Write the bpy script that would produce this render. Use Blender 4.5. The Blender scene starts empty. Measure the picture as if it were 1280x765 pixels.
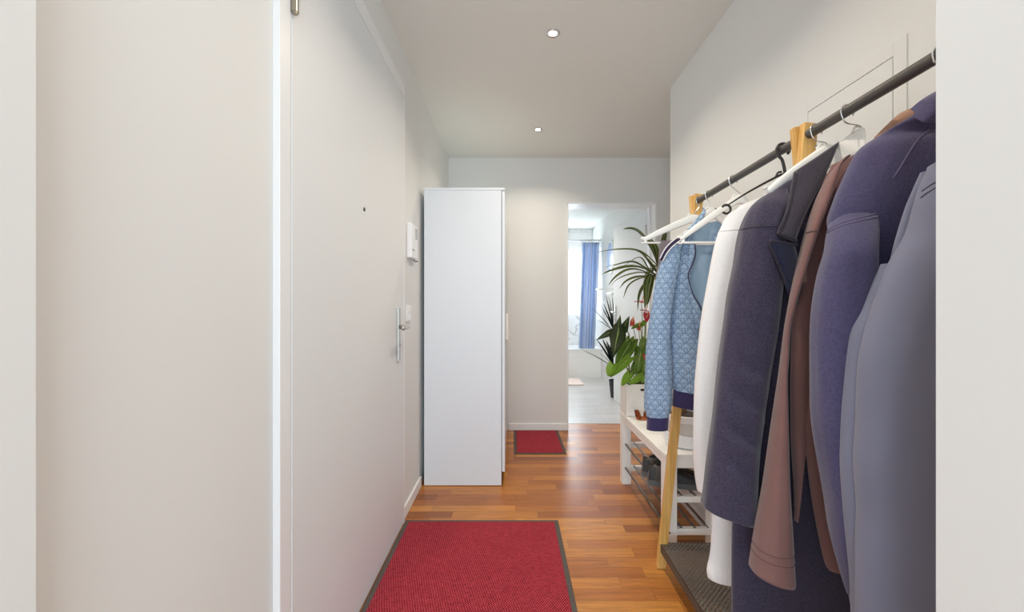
import bpy, bmesh, math, random
from mathutils import Vector, noise
random.seed(7)
C = bpy.context.scene.collection
sc = bpy.context.scene
F = 515.0; CX = 640.0; CY = 382.5; H = 1.12

def P(x, y, d):
    """photo pixel + distance down the hall -> point in the room"""
    return Vector(((x - CX) / F * d, d, H + (CY - y) / F * d))
def px(X, d): return CX + F * X / d

# ------------------------------------------------------------------ objects
def tag(o, label=None, cat=None, group=None, kind=None):
    if label: o['label'] = label
    if cat: o['category'] = cat
    if group: o['group'] = group
    if kind: o['kind'] = kind
    return o
def thing(name, loc, label, cat, group=None, kind=None):
    o = bpy.data.objects.new(name, None); C.objects.link(o)
    o.location = loc; o.empty_display_size = 0.05
    return tag(o, label, cat, group, kind)
def origin_of(o):
    v = Vector((0, 0, 0))
    while o is not None:
        v += o.location; o = o.parent
    return v
def link(name, bm, m, parent=None, smooth=True, base=None, auto=None):
    org = origin_of(parent) if parent else (Vector(base) if base else Vector((0, 0, 0)))
    bmesh.ops.translate(bm, verts=bm.verts, vec=-org)
    me = bpy.data.meshes.new(name); bm.to_mesh(me); bm.free()
    for p in me.polygons: p.use_smooth = smooth
    if smooth and auto:
        me.set_sharp_from_angle(angle=math.radians(auto))
    if isinstance(m, (list, tuple)):
        for q in m: me.materials.append(q)
    else: me.materials.append(m)
    o = bpy.data.objects.new(name, me); C.objects.link(o)
    if parent: o.parent = parent
    elif base: o.location = base
    return o

# ------------------------------------------------------------------ shapes
def box(bm, x0, x1, y0, y1, z0, z1, bev=0.0):
    r = bmesh.ops.create_cube(bm, size=1)
    vs = r['verts']
    for v in vs:
        v.co = Vector((x0 + (v.co.x + .5) * (x1 - x0), y0 + (v.co.y + .5) * (y1 - y0), z0 + (v.co.z + .5) * (z1 - z0)))
    if bev > 0:
        es = list({e for v in vs for e in v.link_edges})
        bmesh.ops.bevel(bm, geom=es, offset=bev, segments=2, affect='EDGES', profile=.5)
def boxm(*a, bev=0.0):
    bm = bmesh.new(); box(bm, *a, bev=bev); return bm
def beam(bm, a, b, wx, wy, bev=0.002):
    """square bar from a to b"""
    a, b = Vector(a), Vector(b); t = (b - a).normalized()
    sx = Vector((1, 0, 0)) if abs(t.x) < .9 else Vector((0, 0, 1))
    ux = (sx - t * sx.dot(t)).normalized(); uy = t.cross(ux)
    vs = []
    for p in (a, b):
        for i, j in ((-1, -1), (1, -1), (1, 1), (-1, 1)):
            vs.append(bm.verts.new(p + ux * i * wx / 2 + uy * j * wy / 2))
    fs = [(0, 1, 2, 3), (7, 6, 5, 4), (0, 4, 5, 1), (1, 5, 6, 2), (2, 6, 7, 3), (3, 7, 4, 0)]
    faces = [bm.faces.new([vs[i] for i in f]) for f in fs]
    bmesh.ops.recalc_face_normals(bm, faces=faces)
    if bev: bmesh.ops.bevel(bm, geom=list({e for v in vs for e in v.link_edges}), offset=bev, segments=2, affect='EDGES', profile=.5)
def smoothpath(pts, n):
    pts = [Vector(p) for p in pts]; out = []
    m = len(pts) - 1
    for k in range(n + 1):
        t = k / n * m; i = min(int(t), m - 1); f = t - i
        p0 = pts[max(i - 1, 0)]; p1 = pts[i]; p2 = pts[i + 1]; p3 = pts[min(i + 2, m)]
        out.append(.5 * ((2 * p1) + (p2 - p0) * f + (2 * p0 - 5 * p1 + 4 * p2 - p3) * f * f + (3 * p1 - p0 - 3 * p2 + p3) * f ** 3))
    return out
def tube(bm, pts, r, n=8, smooth=0, cap=True, flat=1.0):
    if smooth: pts = smoothpath(pts, smooth)
    pts = [Vector(p) for p in pts]; rings = []
    up = None
    for i, p in enumerate(pts):
        t = (pts[min(i + 1, len(pts) - 1)] - pts[max(i - 1, 0)]).normalized()
        if up is None:
            up = Vector((0, 0, 1)) if abs(t.z) < .9 else Vector((1, 0, 0))
        u = (up - t * up.dot(t)).normalized(); w = t.cross(u); up = u
        rr = r[i] if isinstance(r, (list, tuple)) and len(r) == len(pts) else (r[0] + (r[-1] - r[0]) * i / (len(pts) - 1) if isinstance(r, (list, tuple)) else r)
        rings.append([bm.verts.new(p + (u * math.cos(2 * math.pi * k / n) * flat + w * math.sin(2 * math.pi * k / n)) * rr) for k in range(n)])
    for a, b in zip(rings, rings[1:]):
        for k in range(n):
            bm.faces.new((a[k], b[k], b[(k + 1) % n], a[(k + 1) % n]))
    if cap:
        bm.faces.new(rings[0]); bm.faces.new(rings[-1][::-1])
    bmesh.ops.recalc_face_normals(bm, faces=bm.faces)
def lathe(bm, c, prof, n=40):
    c = Vector(c); rings = []
    for r, z in prof:
        rings.append([bm.verts.new(c + Vector((r * math.cos(2 * math.pi * k / n), r * math.sin(2 * math.pi * k / n), z))) for k in range(n)])
    for a, b in zip(rings, rings[1:]):
        for k in range(n):
            bm.faces.new((a[k], a[(k + 1) % n], b[(k + 1) % n], b[k]))
    bm.faces.new(rings[0][::-1]); bm.faces.new(rings[-1])
    bmesh.ops.recalc_face_normals(bm, faces=bm.faces)

class Loft:
    """a cloth tube through measured widths; levels = (xL,yL,xR,yR,t[,DL,DR])"""
    def __init__(s, levels, DL, DR, seed=0, amp=.004, rows=60, cols=44, e=2.3, ufreq=14, vfreq=2.2):
        L = []
        for lv in levels:
            dl, dr = (lv[5], lv[6]) if len(lv) > 5 else (DL, DR)
            pl, pr = P(lv[0], lv[1], dl), P(lv[2], lv[3], dr)
            h = (pr - pl) / 2; c = (pr + pl) / 2; t = lv[4]
            a0 = h.length; tn = c.x / c.y
            a = math.sqrt(max(a0 * a0 - (t * tn) ** 2, (.45 * a0) ** 2))
            h = h.normalized() * a
            L.append((c, h, t))
        s.c = smoothpath([q[0] for q in L], rows); s.h = smoothpath([q[1] for q in L], rows)
        s.t = [v.x for v in smoothpath([Vector((q[2], 0, 0)) for q in L], rows)]
        s.rows, s.cols, s.e, s.seed, s.amp, s.uf, s.vf = rows, cols, e, seed, amp, ufreq, vfreq
    cr = ()
    def pt(s, i, th, off=0.0):
        k = min(max(int(i), 0), s.rows - 1); f = min(max(i - k, 0), 1)
        c = s.c[k].lerp(s.c[k + 1], f); h = s.h[k].lerp(s.h[k + 1], f); t = s.t[k] * (1 - f) + s.t[k + 1] * f
        n = Vector((-h.y, h.x, 0)).normalized()
        cs, sn = math.cos(th), math.sin(th)
        q = lambda v: math.copysign(abs(v) ** (2 / s.e), v)
        d = (h.normalized() * cs * t + n * sn * h.length)
        d = d.normalized() if d.length > 0 else n
        p = c + h * q(cs) + n * t * q(sn)
        u = (h.length + t) * 1.0
        w = noise.noise(Vector((math.cos(th) * u * s.uf + s.seed * 7.1, math.sin(th) * u * s.uf, p.z * s.vf + s.seed)))
        w += .5 * noise.noise(Vector((math.cos(th) * u * s.uf * 2.3 + s.seed * 3.1, math.sin(th) * u * s.uf * 2.3, p.z * s.vf * 3 + s.seed)))
        ed = min(1.0, i / 6.0)
        for r0, tilt, wid, amp, t0, tw in s.cr:
            q_ = (th - t0 + math.pi) % (2 * math.pi) - math.pi
            x_ = (i - r0 - tilt * q_) / wid
            off = off + amp * (math.exp(-x_ * x_) - .7 * math.exp(-(x_ - 1.8) ** 2)) * math.exp(-(q_ / tw) ** 2)
        return p + d * (w * s.amp * ed + off)
    def build(s, name, m, parent, closed=True):
        bm = bmesh.new(); uvl = bm.loops.layers.uv.new('UVMap'); rings = []; uv = {}
        for i in range(s.rows + 1):
            ring = []
            per = 2 * (s.h[i].length + s.t[i]) * 1.25
            for k in range(s.cols):
                v = bm.verts.new(s.pt(i, 2 * math.pi * k / s.cols)); ring.append(v)
            rings.append(ring)
        for i in range(s.rows):
            for k in range(s.cols):
                k2 = (k + 1) % s.cols
                f = bm.faces.new((rings[i][k], rings[i][k2], rings[i + 1][k2], rings[i + 1][k]))
                for lp, (ii, kk) in zip(f.loops, ((i, k), (i, k + 1), (i + 1, k + 1), (i + 1, k))):
                    hh = s.h[ii]; 
                    per = 2 * (s.h[ii].length + s.t[ii]) * 1.25
                    lp[uvl].uv = (per * (kk / s.cols - .75), lp.vert.co.z)
        # top closed; hem turned up inside
        top = bm.verts.new(s.c[0] + Vector((0, 0, .002)))
        for k in range(s.cols): bm.faces.new((top, rings[0][(k + 1) % s.cols], rings[0][k]))
        inn = []
        for dz, sh in ((.0, .93), (.03, .9)):
            inn.append([bm.verts.new(s.c[-1].lerp(v.co, sh) + Vector((0, 0, dz))) for v in rings[-1]])
        prev = rings[-1]
        for r in inn:
            for k in range(s.cols):
                bm.faces.new((prev[k], prev[(k + 1) % s.cols], r[(k + 1) % s.cols], r[k]))
            prev = r
        bm.faces.new(prev)
        bmesh.ops.recalc_face_normals(bm, faces=bm.faces)
        return link(name, bm, m, parent)
    def seam(s, name, m, parent, path, r=.0016):
        bm = bmesh.new()
        tube(bm, [s.pt(i, th, r * .4) for i, th in path], r, 6)
        return link(name, bm, m, parent)

def ribbon(name, left, right, m, parent, thick=.01, bulge=.008, rows=24, cols=10):
    """a thick cloth flap between two edges given as (x,y,D) in photo pixels"""
    A = smoothpath([P(*q) for q in left], rows); B = smoothpath([P(*q) for q in right], rows)
    bm = bmesh.new(); uvl = bm.loops.layers.uv.new('UVMap'); fr = []; bk = []
    for a, b in zip(A, B):
        rf, rb = [], []
        for j in range(cols + 1):
            f = j / cols; e = 4 * f * (1 - f)
            p = a.lerp(b, f)
            rim = thick * .5 * (1 - min(1, e * 2.2))
            rf.append(bm.verts.new(p + Vector((0, -bulge * e + rim, 0))))
            rb.append(bm.verts.new(p + Vector((0, thick - bulge * e * .6 - rim, 0))))
        fr.append(rf); bk.append(rb)
    for i in range(rows):
        for j in range(cols):
            bm.faces.new((fr[i][j], fr[i][j + 1], fr[i + 1][j + 1], fr[i + 1][j]))
            bm.faces.new((bk[i][j], bk[i + 1][j], bk[i + 1][j + 1], bk[i][j + 1]))
        for j in (0, cols):
            bm.faces.new((fr[i][j], fr[i + 1][j], bk[i + 1][j], bk[i][j]))
    for i in (0, rows):
        for j in range(cols):
            bm.faces.new((fr[i][j], bk[i][j], bk[i][j + 1], fr[i][j + 1]))
    bmesh.ops.recalc_face_normals(bm, faces=bm.faces)
    for f in bm.faces:
        for lp in f.loops: lp[uvl].uv = (lp.vert.co.x, lp.vert.co.z)
    return link(name, bm, m, parent, auto=60)

# ------------------------------------------------------------------ materials
def srgb(r, g, b):
    f = lambda c: (c / 255 / 12.92) if c / 255 <= .04045 else ((c / 255 + .055) / 1.055) ** 2.4
    return (f(r), f(g), f(b), 1)
class N:
    def __init__(s, name):
        s.m = bpy.data.materials.new(name); s.m.use_nodes = True
        s.t = s.m.node_tree; s.b = s.t.nodes['Principled BSDF']; s.out = s.t.nodes['Material Output']
    def n(s, typ, **k):
        o = s.t.nodes.new(typ)
        for a, v in k.items(): setattr(o, a, v)
        return o
    def l(s, a, b): s.t.links.new(a, b)
    def math(s, op, a, b=None, c=None):
        o = s.n('ShaderNodeMath', operation=op)
        for i, v in enumerate((a, b, c)):
            if v is None: continue
            if isinstance(v, (int, float)): o.inputs[i].default_value = v
            else: s.l(v, o.inputs[i])
        return o.outputs[0]
    def mix(s, f, a, b):
        o = s.n('ShaderNodeMix', data_type='RGBA')
        for i, v in ((0, f), (6, a), (7, b)):
            if isinstance(v, (int, float, tuple)): o.inputs[i].default_value = v
            else: s.l(v, o.inputs[i])
        return o.outputs[2]
    def noise(s, vec, scale, detail=3, rough=.5):
        o = s.n('ShaderNodeTexNoise'); o.inputs['Scale'].default_value = scale
        o.inputs['Detail'].default_value = detail; o.inputs['Roughness'].default_value = rough
        if vec is not None: s.l(vec, o.inputs['Vector'])
        return o.outputs['Fac']
    def ramp(s, f, stops, interp='LINEAR'):
        o = s.n('ShaderNodeValToRGB'); cr = o.color_ramp; cr.interpolation = interp
        while len(cr.elements) < len(stops): cr.elements.new(.5)
        for e, (p, c) in zip(cr.elements, stops): e.position = p; e.color = c
        s.l(f, o.inputs[0]); return o.outputs[0]
    def obj(s): return s.n('ShaderNodeTexCoord').outputs['Object']
    def uv(s): return s.n('ShaderNodeTexCoord').outputs['UV']
    def map(s, vec, scale=(1, 1, 1), rot=(0, 0, 0)):
        o = s.n('ShaderNodeMapping'); o.inputs['Scale'].default_value = scale; o.inputs['Rotation'].default_value = rot
        s.l(vec, o.inputs[0]); return o.outputs[0]
    def bump(s, h, strength=.2, dist=.001):
        o = s.n('ShaderNodeBump'); o.inputs['Strength'].default_value = strength; o.inputs['Distance'].default_value = dist
        s.l(h, o.inputs['Height']); s.l(o.outputs[0], s.b.inputs['Normal'])
    def set(s, color=None, rough=.5, metal=0, spec=.5, **k):
        if color is not None:
            if isinstance(color, tuple): s.b.inputs['Base Color'].default_value = color
            else: s.l(color, s.b.inputs['Base Color'])
        s.b.inputs['Roughness'].default_value = rough; s.b.inputs['Metallic'].default_value = metal
        s.b.inputs['Specular IOR Level'].default_value = spec
        for a, v in k.items(): s.b.inputs[a].default_value = v
        return s.m
def paint(name, c, rough=.6, bump=.05, scale=300, var=.02, spec=.3):
    s = N(name); o = s.obj()
    n1 = s.noise(o, 1.5, 2); n2 = s.noise(o, scale, 2)
    d = tuple(v * (1 - var) for v in c[:3]) + (1,); b = tuple(min(1, v * (1 + var)) for v in c[:3]) + (1,)
    s.bump(n2, bump, .001)
    return s.set(s.mix(n1, d, b), rough, spec=spec)
def metal(name, c, rough=.3):
    s = N(name); n = s.noise(s.obj(), 60, 2)
    return s.set(s.mix(n, c, tuple(v * .85 for v in c[:3]) + (1,)), rough, metal=1)
def fabric(name, c, c2=None, scale=900, bump=.35, rough=.95, mottled=60, sheen=.25, var=.28):
    s = N(name); o = s.obj()
    c2 = c2 or tuple(v * (1 - var) for v in c[:3]) + (1,)
    fine = s.noise(o, scale, 2, .6); big = s.noise(o, mottled, 3, .6)
    f = s.math('ADD', s.math('MULTIPLY', fine, .6), s.math('MULTIPLY', big, .4))
    f2 = s.ramp(f, [(.36, (0, 0, 0, 1)), (.64, (1, 1, 1, 1))])
    s.bump(fine, bump, .0015)
    m = s.set(s.mix(f2, c2, c), rough, spec=.15)
    s.b.inputs['Sheen Weight'].default_value = sheen; s.b.inputs['Sheen Roughness'].default_value = .5
    return m
def wood(name, a, b, axis=2, rough=.45, stretch=14):
    s = N(name); sc_ = [stretch * 6] * 3; sc_[axis] = 4
    v = s.map(s.obj(), tuple(sc_)); n1 = s.noise(v, 1.0, 4, .6)
    return s.set(s.ramp(n1, [(.3, a), (.7, b)]), rough)

WALL = srgb(225, 226, 225)
m_wall = paint('painted_wall', WALL, .7, .04, 250)
m_ceil = paint('painted_ceiling', srgb(226, 228, 224), .8, .04, 250)
m_doorp = paint('door_paint', srgb(226, 229, 231), .5, .02, 120, .01, .4)
m_frame = paint('frame_paint', srgb(234, 236, 238), .35, .02, 120, .01, .4)
m_base = paint('baseboard_paint', srgb(240, 240, 240), .4, .02, 120, .01, .4)
m_wardrobe = paint('wardrobe_foil', srgb(226, 232, 239), .42, .02, 200, .008, .4)
m_white = paint('white_lacquer', srgb(242, 240, 235), .4, .03, 90, .015, .4)
m_bench = paint('white_bench_paint', srgb(249, 248, 244), .38, .05, 60, .02, .4)
m_plast = paint('white_plastic', srgb(240, 241, 243), .3, .01, 100, .005, .5)
m_screen = paint('grey_display', srgb(176, 180, 180), .25, .01, 100, .02, .5)
m_black = paint('black_plastic', srgb(44, 42, 42), .4, .03, 150, .05, .5)
m_blackm = paint('black_powder_coated_steel', srgb(78, 74, 71), .42, .05, 500, .08, .5)
m_rod = metal('brushed_dark_steel', srgb(128, 124, 120), .35)
m_chrome = metal('chrome', srgb(225, 225, 225), .16)
m_steel = metal('satin_steel', srgb(205, 203, 198), .32)
m_brass = metal('nickel_hinge', srgb(180, 172, 155), .28)
m_dark = paint('dark_gap', srgb(25, 24, 24), .8)
m_bamboo = wood('bamboo', srgb(200, 148, 72), srgb(232, 190, 118), 2, .4)
m_mirror = metal('mirror_glass', srgb(238, 241, 245), .22)
m_greypot = paint('grey_glaze', srgb(214, 213, 208), .35, .02, 60, .02, .5)
m_darkpot = paint('dark_grey_pot', srgb(58, 60, 64), .5, .03, 60, .05)
m_soil = fabric('potting_soil', srgb(58, 42, 30), scale=200, mottled=40)
m_leather = paint('tan_leather', srgb(178, 100, 58), .5, .2, 160, .12)
m_shoe = fabric('grey_suede', srgb(88, 82, 78), scale=600, mottled=30)
m_shoed = paint('dark_leather', srgb(58, 58, 60), .5, .15, 150, .15)
m_sole = paint('rubber_sole', srgb(92, 95, 95), .6, .1, 120, .08)

def parquet():
    s = N('parquet_staves'); o = s.obj()
    sep = s.n('ShaderNodeSeparateXYZ'); s.l(o, sep.inputs[0]); X, Y = sep.outputs[0], sep.outputs[1]
    W, L = .068, .46
    row = s.math('FLOOR', s.math('DIVIDE', Y, W))
    wn = s.n('ShaderNodeTexWhiteNoise', noise_dimensions='1D'); s.l(row, wn.inputs['W'])
    xs = s.math('ADD', s.math('DIVIDE', X, L), s.math('MULTIPLY', wn.outputs['Value'], 7.3))
    col = s.math('FLOOR', xs)
    cv = s.n('ShaderNodeCombineXYZ'); s.l(row, cv.inputs[0]); s.l(col, cv.inputs[1])
    w2 = s.n('ShaderNodeTexWhiteNoise', noise_dimensions='2D'); s.l(cv.outputs[0], w2.inputs['Vector'])
    ad = s.n('ShaderNodeVectorMath', operation='ADD'); s.l(o, ad.inputs[0]); s.l(w2.outputs['Color'], ad.inputs[1])
    g = s.noise(s.map(ad.outputs[0], (5, 90, 5)), 1.0, 5, .65)
    g2 = s.noise(s.map(ad.outputs[0], (20, 420, 20)), 1.0, 2, .6)
    base = s.ramp(w2.outputs['Value'], [(0, srgb(146, 84, 42)), (.3, srgb(174, 106, 50)), (.65, srgb(192, 122, 56)), (1, srgb(216, 148, 70))])
    gr = s.math('ADD', s.math('MULTIPLY', g, .75), s.math('MULTIPLY', g2, .25))
    dark = s.mix(s.ramp(gr, [(.3, (1, 1, 1, 1)), (.62, (0, 0, 0, 1))]), base, srgb(112, 58, 26))
    c = s.mix(.62, base, dark)
    fy = s.math('FRACT', s.math('DIVIDE', Y, W)); fx = s.math('FRACT', xs)
    ey = s.math('LESS_THAN', s.math('ABSOLUTE', s.math('SUBTRACT', fy, .5)), .488)
    ex = s.math('LESS_THAN', s.math('ABSOLUTE', s.math('SUBTRACT', fx, .5)), .4975)
    e = s.math('MULTIPLY', ey, ex)
    c2 = s.mix(e, s.mix(.45, c, srgb(60, 30, 16)), c)
    s.bump(s.math('ADD', s.math('MULTIPLY', e, .6), s.math('MULTIPLY', gr, .2)), .05, .001)
    s.set(c2, .3, spec=.5)
    r = s.math('ADD', s.math('MULTIPLY', g, .10), .27); s.l(r, s.b.inputs['Roughness'])
    return s.m
m_floor = parquet()
def tiles(name, a, b, w, h, grout, rough=.3, vein=None):
    s = N(name); o = s.obj()
    c = s.mix(s.ramp(s.noise(s.map(o, (1, 5, 1)), 1.6, 5, .6), [(.35, (0, 0, 0, 1)), (.65, (1, 1, 1, 1))]), a, b)
    if vein:
        wv = s.noise(o, 1.1, 6, .62)
        k = s.math('ABSOLUTE', s.math('SUBTRACT', wv, .5))
        c = s.mix(s.ramp(k, [(0, (1, 1, 1, 1)), (.012, (.15, .15, .15, 1)), (.03, (0, 0, 0, 1))]), c, vein)
    sep = s.n('ShaderNodeSeparateXYZ'); s.l(o, sep.inputs[0])
    def edge(q, d):
        f = s.math('FRACT', s.math('DIVIDE', q, d)); return s.math('LESS_THAN', s.math('ABSOLUTE', s.math('SUBTRACT', f, .5)), .5 - .002 / d)
    q2 = sep.outputs[2] if vein else sep.outputs[1]
    e = s.math('MULTIPLY', edge(sep.outputs[0], w), edge(q2, h))
    return s.set(s.mix(e, grout, c), rough)
m_tile = tiles('grey_floor_tile', srgb(196, 197, 200), srgb(214, 214, 216), .9, .45, srgb(178, 178, 180), .3)
m_marble = tiles('white_marble_tile', srgb(236, 236, 235), srgb(246, 246, 245), 1.2, .6, srgb(222, 222, 222), .2, srgb(176, 176, 172))

def red_mat():
    s = N('red_ribbed_mat'); o = s.obj()
    sep = s.n('ShaderNodeSeparateXYZ'); s.l(o, sep.inputs[0])
    a = s.math('SINE', s.math('ADD', s.math('MULTIPLY', sep.outputs[0], 2 * math.pi / .0095), s.math('MULTIPLY', s.math('FLOOR', s.math('DIVIDE', sep.outputs[1], .009)), 1.9)))
    b = s.math('SINE', s.math('MULTIPLY', sep.outputs[1], 2 * math.pi / .009))
    n1 = s.noise(s.map(o, (60, 130, 60)), 1, 3, .7); n2 = s.noise(o, 260, 2, .6)
    f = s.math('ADD', s.math('ADD', s.math('MULTIPLY', s.math('MULTIPLY', a, b), .6), s.math('MULTIPLY', n1, .75)), s.math('MULTIPLY', n2, .35))
    c = s.ramp(f, [(.26, srgb(72, 16, 28)), (.5, srgb(158, 42, 56)), (.85, srgb(208, 82, 94))])
    s.bump(f, .6, .003)
    return s.set(c, .95, spec=.1)
m_mat = red_mat()
m_matrim = paint('mat_rubber_rim', srgb(92, 84, 80), .75, .2, 200, .06)
m_pink = fabric('pink_bath_mat', srgb(248, 232, 228), scale=300, sheen=.1, var=.06)

# cloths
m_navy = fabric('navy_wool', srgb(76, 70, 90), srgb(46, 40, 56), scale=850, mottled=240)
m_navyd = fabric('navy_collar_wool', srgb(64, 58, 72), srgb(38, 33, 42), scale=850, mottled=240)
m_lapel = fabric('navy_lapel_wool', srgb(52, 54, 78), srgb(34, 35, 52), scale=850, mottled=200)
m_brown = fabric('brown_jersey', srgb(130, 96, 92), scale=1200, mottled=30, bump=.15, var=.12)
m_tan = fabric('tan_jersey', srgb(172, 134, 114), scale=1200, mottled=30, bump=.15, var=.12)
m_purple = fabric('blue_violet_fleece', srgb(90, 86, 120), srgb(68, 64, 94), scale=1000, mottled=200, bump=.25)
m_stitch = fabric('violet_stitching', srgb(118, 108, 142), scale=1500)
m_navyst = fabric('dark_stitching', srgb(52, 47, 60), scale=1500)
m_brownst = fabric('brown_stitching', srgb(108, 78, 74), scale=1500)
m_grey = fabric('grey_violet_softshell', srgb(124, 127, 148), scale=1600, mottled=8, bump=.08, var=.06, sheen=.15)
m_greyst = fabric('grey_stitching', srgb(86, 84, 98), scale=1500)
m_linen = fabric('white_linen', srgb(240, 238, 238), scale=500, mottled=120, bump=.3, var=.07, sheen=.05)
m_rib = fabric('navy_ribbing', srgb(66, 58, 100), srgb(48, 40, 74), scale=900, mottled=90)
m_lining = fabric('pale_blue_lining', srgb(164, 190, 212), scale=1200, mottled=20, var=.08, bump=.1)
m_whitetape = fabric('white_tape', srgb(238, 236, 240), scale=1200, var=.06)
m_navytape = fabric('navy_tape', srgb(62, 54, 84), scale=1200)
m_taupe = fabric('taupe_wool', srgb(140, 128, 132), scale=700, mottled=120)
def monogram():
    s = N('blue_lattice_jacquard'); u = s.uv()
    sep = s.n('ShaderNodeSeparateXYZ'); s.l(u, sep.inputs[0]); X, Y = sep.outputs[0], sep.outputs[1]
    p = .0195; fr = []
    for dx, dy in ((0, 1), (.866, .5), (.866, -.5)):
        t = s.math('DIVIDE', s.math('ADD', s.math('MULTIPLY', X, dx), s.math('MULTIPLY', Y, dy)), p)
        fr.append((s.math('FRACT', t), s.math('FLOOR', t)))
    def line(f): return s.math('GREATER_THAN', s.math('ABSOLUTE', s.math('SUBTRACT', f, .5)), .44)
    ln = s.math('MAXIMUM', s.math('MAXIMUM', line(fr[0][0]), line(fr[1][0])), line(fr[2][0]))
    # hatched blocks, alternating from triangle to triangle
    par = s.math('MODULO', s.math('ADD', s.math('ADD', fr[0][1], fr[1][1]), s.math('ADD', fr[2][1], 60.0)), 2.0)
    ht = s.math('LESS_THAN', s.math('FRACT', s.math('DIVIDE', X, .0048)), .5)
    sel = s.math('MULTIPLY', par, ht)
    nz = s.noise(s.obj(), 22, 3)
    base = s.mix(nz, srgb(138, 166, 196), srgb(172, 194, 214))
    c = s.mix(s.math('MULTIPLY', sel, .6), base, srgb(104, 114, 150))
    c = s.mix(s.math('MULTIPLY', ln, .6), c, srgb(84, 106, 142))
    s.bump(s.noise(s.obj(), 900, 2), .25, .001)
    return s.set(c, .85, spec=.2)
m_mono = monogram()
def curtain_mat():
    s = N('blue_striped_curtain'); sep = s.n('ShaderNodeSeparateXYZ'); s.l(s.uv(), sep.inputs[0])
    f = s.math('FRACT', s.math('MULTIPLY', sep.outputs[0], 1.7))
    a, b, d, k = srgb(186, 200, 222), srgb(160, 176, 210), srgb(208, 214, 228), srgb(110, 116, 150)
    c = s.ramp(f, [(0, a), (.2, b), (.30, a), (.44, k), (.47, d), (.58, a), (.72, b), (.84, d), (.93, k), (.95, b)], 'CONSTANT')
    return s.set(c, .7, spec=.2, **{'Subsurface Weight': 0.0})
m_curtain = curtain_mat()
def sheer_mat():
    s = N('sheer_voile'); t = s.n('ShaderNodeBsdfTranslucent'); t.inputs[0].default_value = (.95, .96, 1, 1)
    tr = s.n('ShaderNodeBsdfTransparent'); mx = s.n('ShaderNodeMixShader'); mx2 = s.n('ShaderNodeMixShader')
    s.set((.93, .95, 1, 1), .9)
    n = s.noise(s.map(s.obj(), (300, 300, 60)), 1, 1)
    mx.inputs[0].default_value = .6; s.l(s.b.outputs[0], mx.inputs[1]); s.l(t.outputs[0], mx.inputs[2])
    s.l(s.math('ADD', s.math('MULTIPLY', n, .2), .5), mx2.inputs[0]); s.l(tr.outputs[0], mx2.inputs[1]); s.l(mx.outputs[0], mx2.inputs[2])
    s.l(mx2.outputs[0], s.out.inputs[0]); return s.m
m_sheer = sheer_mat()
def glass_mat():
    s = N('clear_glass'); g = s.n('ShaderNodeBsdfGlossy'); g.inputs['Roughness'].default_value = .02
    tr = s.n('ShaderNodeBsdfTransparent'); tr.inputs[0].default_value = (.95, .98, .98, 1); mx = s.n('ShaderNodeMixShader')
    n = s.noise(s.obj(), 3, 1)
    s.l(s.math('ADD', s.math('MULTIPLY', n, .04), .06), mx.inputs[0]); s.l(tr.outputs[0], mx.inputs[1]); s.l(g.outputs[0], mx.inputs[2])
    s.l(mx.outputs[0], s.out.inputs[0]); return s.m
m_glass = glass_mat()
def tray_mat():
    s = N('perforated_black_steel'); o = s.obj(); sep = s.n('ShaderNodeSeparateXYZ'); s.l(o, sep.inputs[0])
    p = .018
    ry = s.math('DIVIDE', sep.outputs[1], p * .5); rw = s.math('FLOOR', ry)
    fx = s.math('SUBTRACT', s.math('FRACT', s.math('ADD', s.math('DIVIDE', sep.outputs[0], p), s.math('MULTIPLY', rw, .5))), .5)
    fy = s.math('SUBTRACT', s.math('FRACT', ry), .5)
    d = s.math('ADD', s.math('POWER', s.math('MULTIPLY', fx, 1), 2), s.math('POWER', s.math('MULTIPLY', fy, .5), 2))
    hole = s.math('LESS_THAN', d, .19 ** 2)
    tr = s.n('ShaderNodeBsdfTransparent'); mx = s.n('ShaderNodeMixShader')
    n = s.noise(o, 400, 2); s.bump(n, .1, .001)
    s.set(srgb(96, 90, 84), .4); s.l(hole, mx.inputs[0]); s.l(s.b.outputs[0], mx.inputs[1]); s.l(tr.outputs[0], mx.inputs[2])
    s.l(mx.outputs[0], s.out.inputs[0]); return s.m
m_tray = tray_mat()
def leaf_mat(name, mid, edge, ends=None, rough=.4):
    s = N(name); sep = s.n('ShaderNodeSeparateXYZ'); s.l(s.uv(), sep.inputs[0])
    w = s.math('ABSOLUTE', s.math('SUBTRACT', sep.outputs[0], .5))
    n = s.noise(s.map(s.uv(), (30, 3, 1)), 1, 3)
    f = s.math('ADD', w, s.math('MULTIPLY', s.math('SUBTRACT', n, .5), .25))
    c = s.ramp(f, ends or [(.12, mid), (.3, mid), (.42, edge)])
    big = s.noise(s.obj(), 12, 2)
    c = s.mix(s.math('MULTIPLY', big, .35), c, mid)
    return s.set(c, rough, spec=.4)
m_drac = leaf_mat('variegated_dracaena_leaf', srgb(52, 78, 40), srgb(166, 164, 96), [(.1, srgb(120, 134, 70)), (.16, srgb(50, 76, 38)), (.32, srgb(46, 70, 36)), (.4, srgb(176, 174, 108))])
m_anth = leaf_mat('glossy_green_leaf', srgb(92, 124, 44), srgb(112, 148, 56), [(.015, srgb(172, 194, 108)), (.04, srgb(90, 122, 44)), (.45, srgb(112, 146, 54))], .35)
m_anthl = leaf_mat('young_green_leaf', srgb(120, 160, 48), srgb(140, 178, 60), [(.015, srgb(180, 200, 110)), (.04, srgb(112, 156, 40)), (.45, srgb(138, 176, 60))], .35)
m_aloc = leaf_mat('dark_velvet_leaf', srgb(44, 58, 26), srgb(52, 68, 32), [(.02, srgb(150, 176, 90)), (.05, srgb(46, 60, 26)), (.45, srgb(54, 72, 32))], .4)
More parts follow.
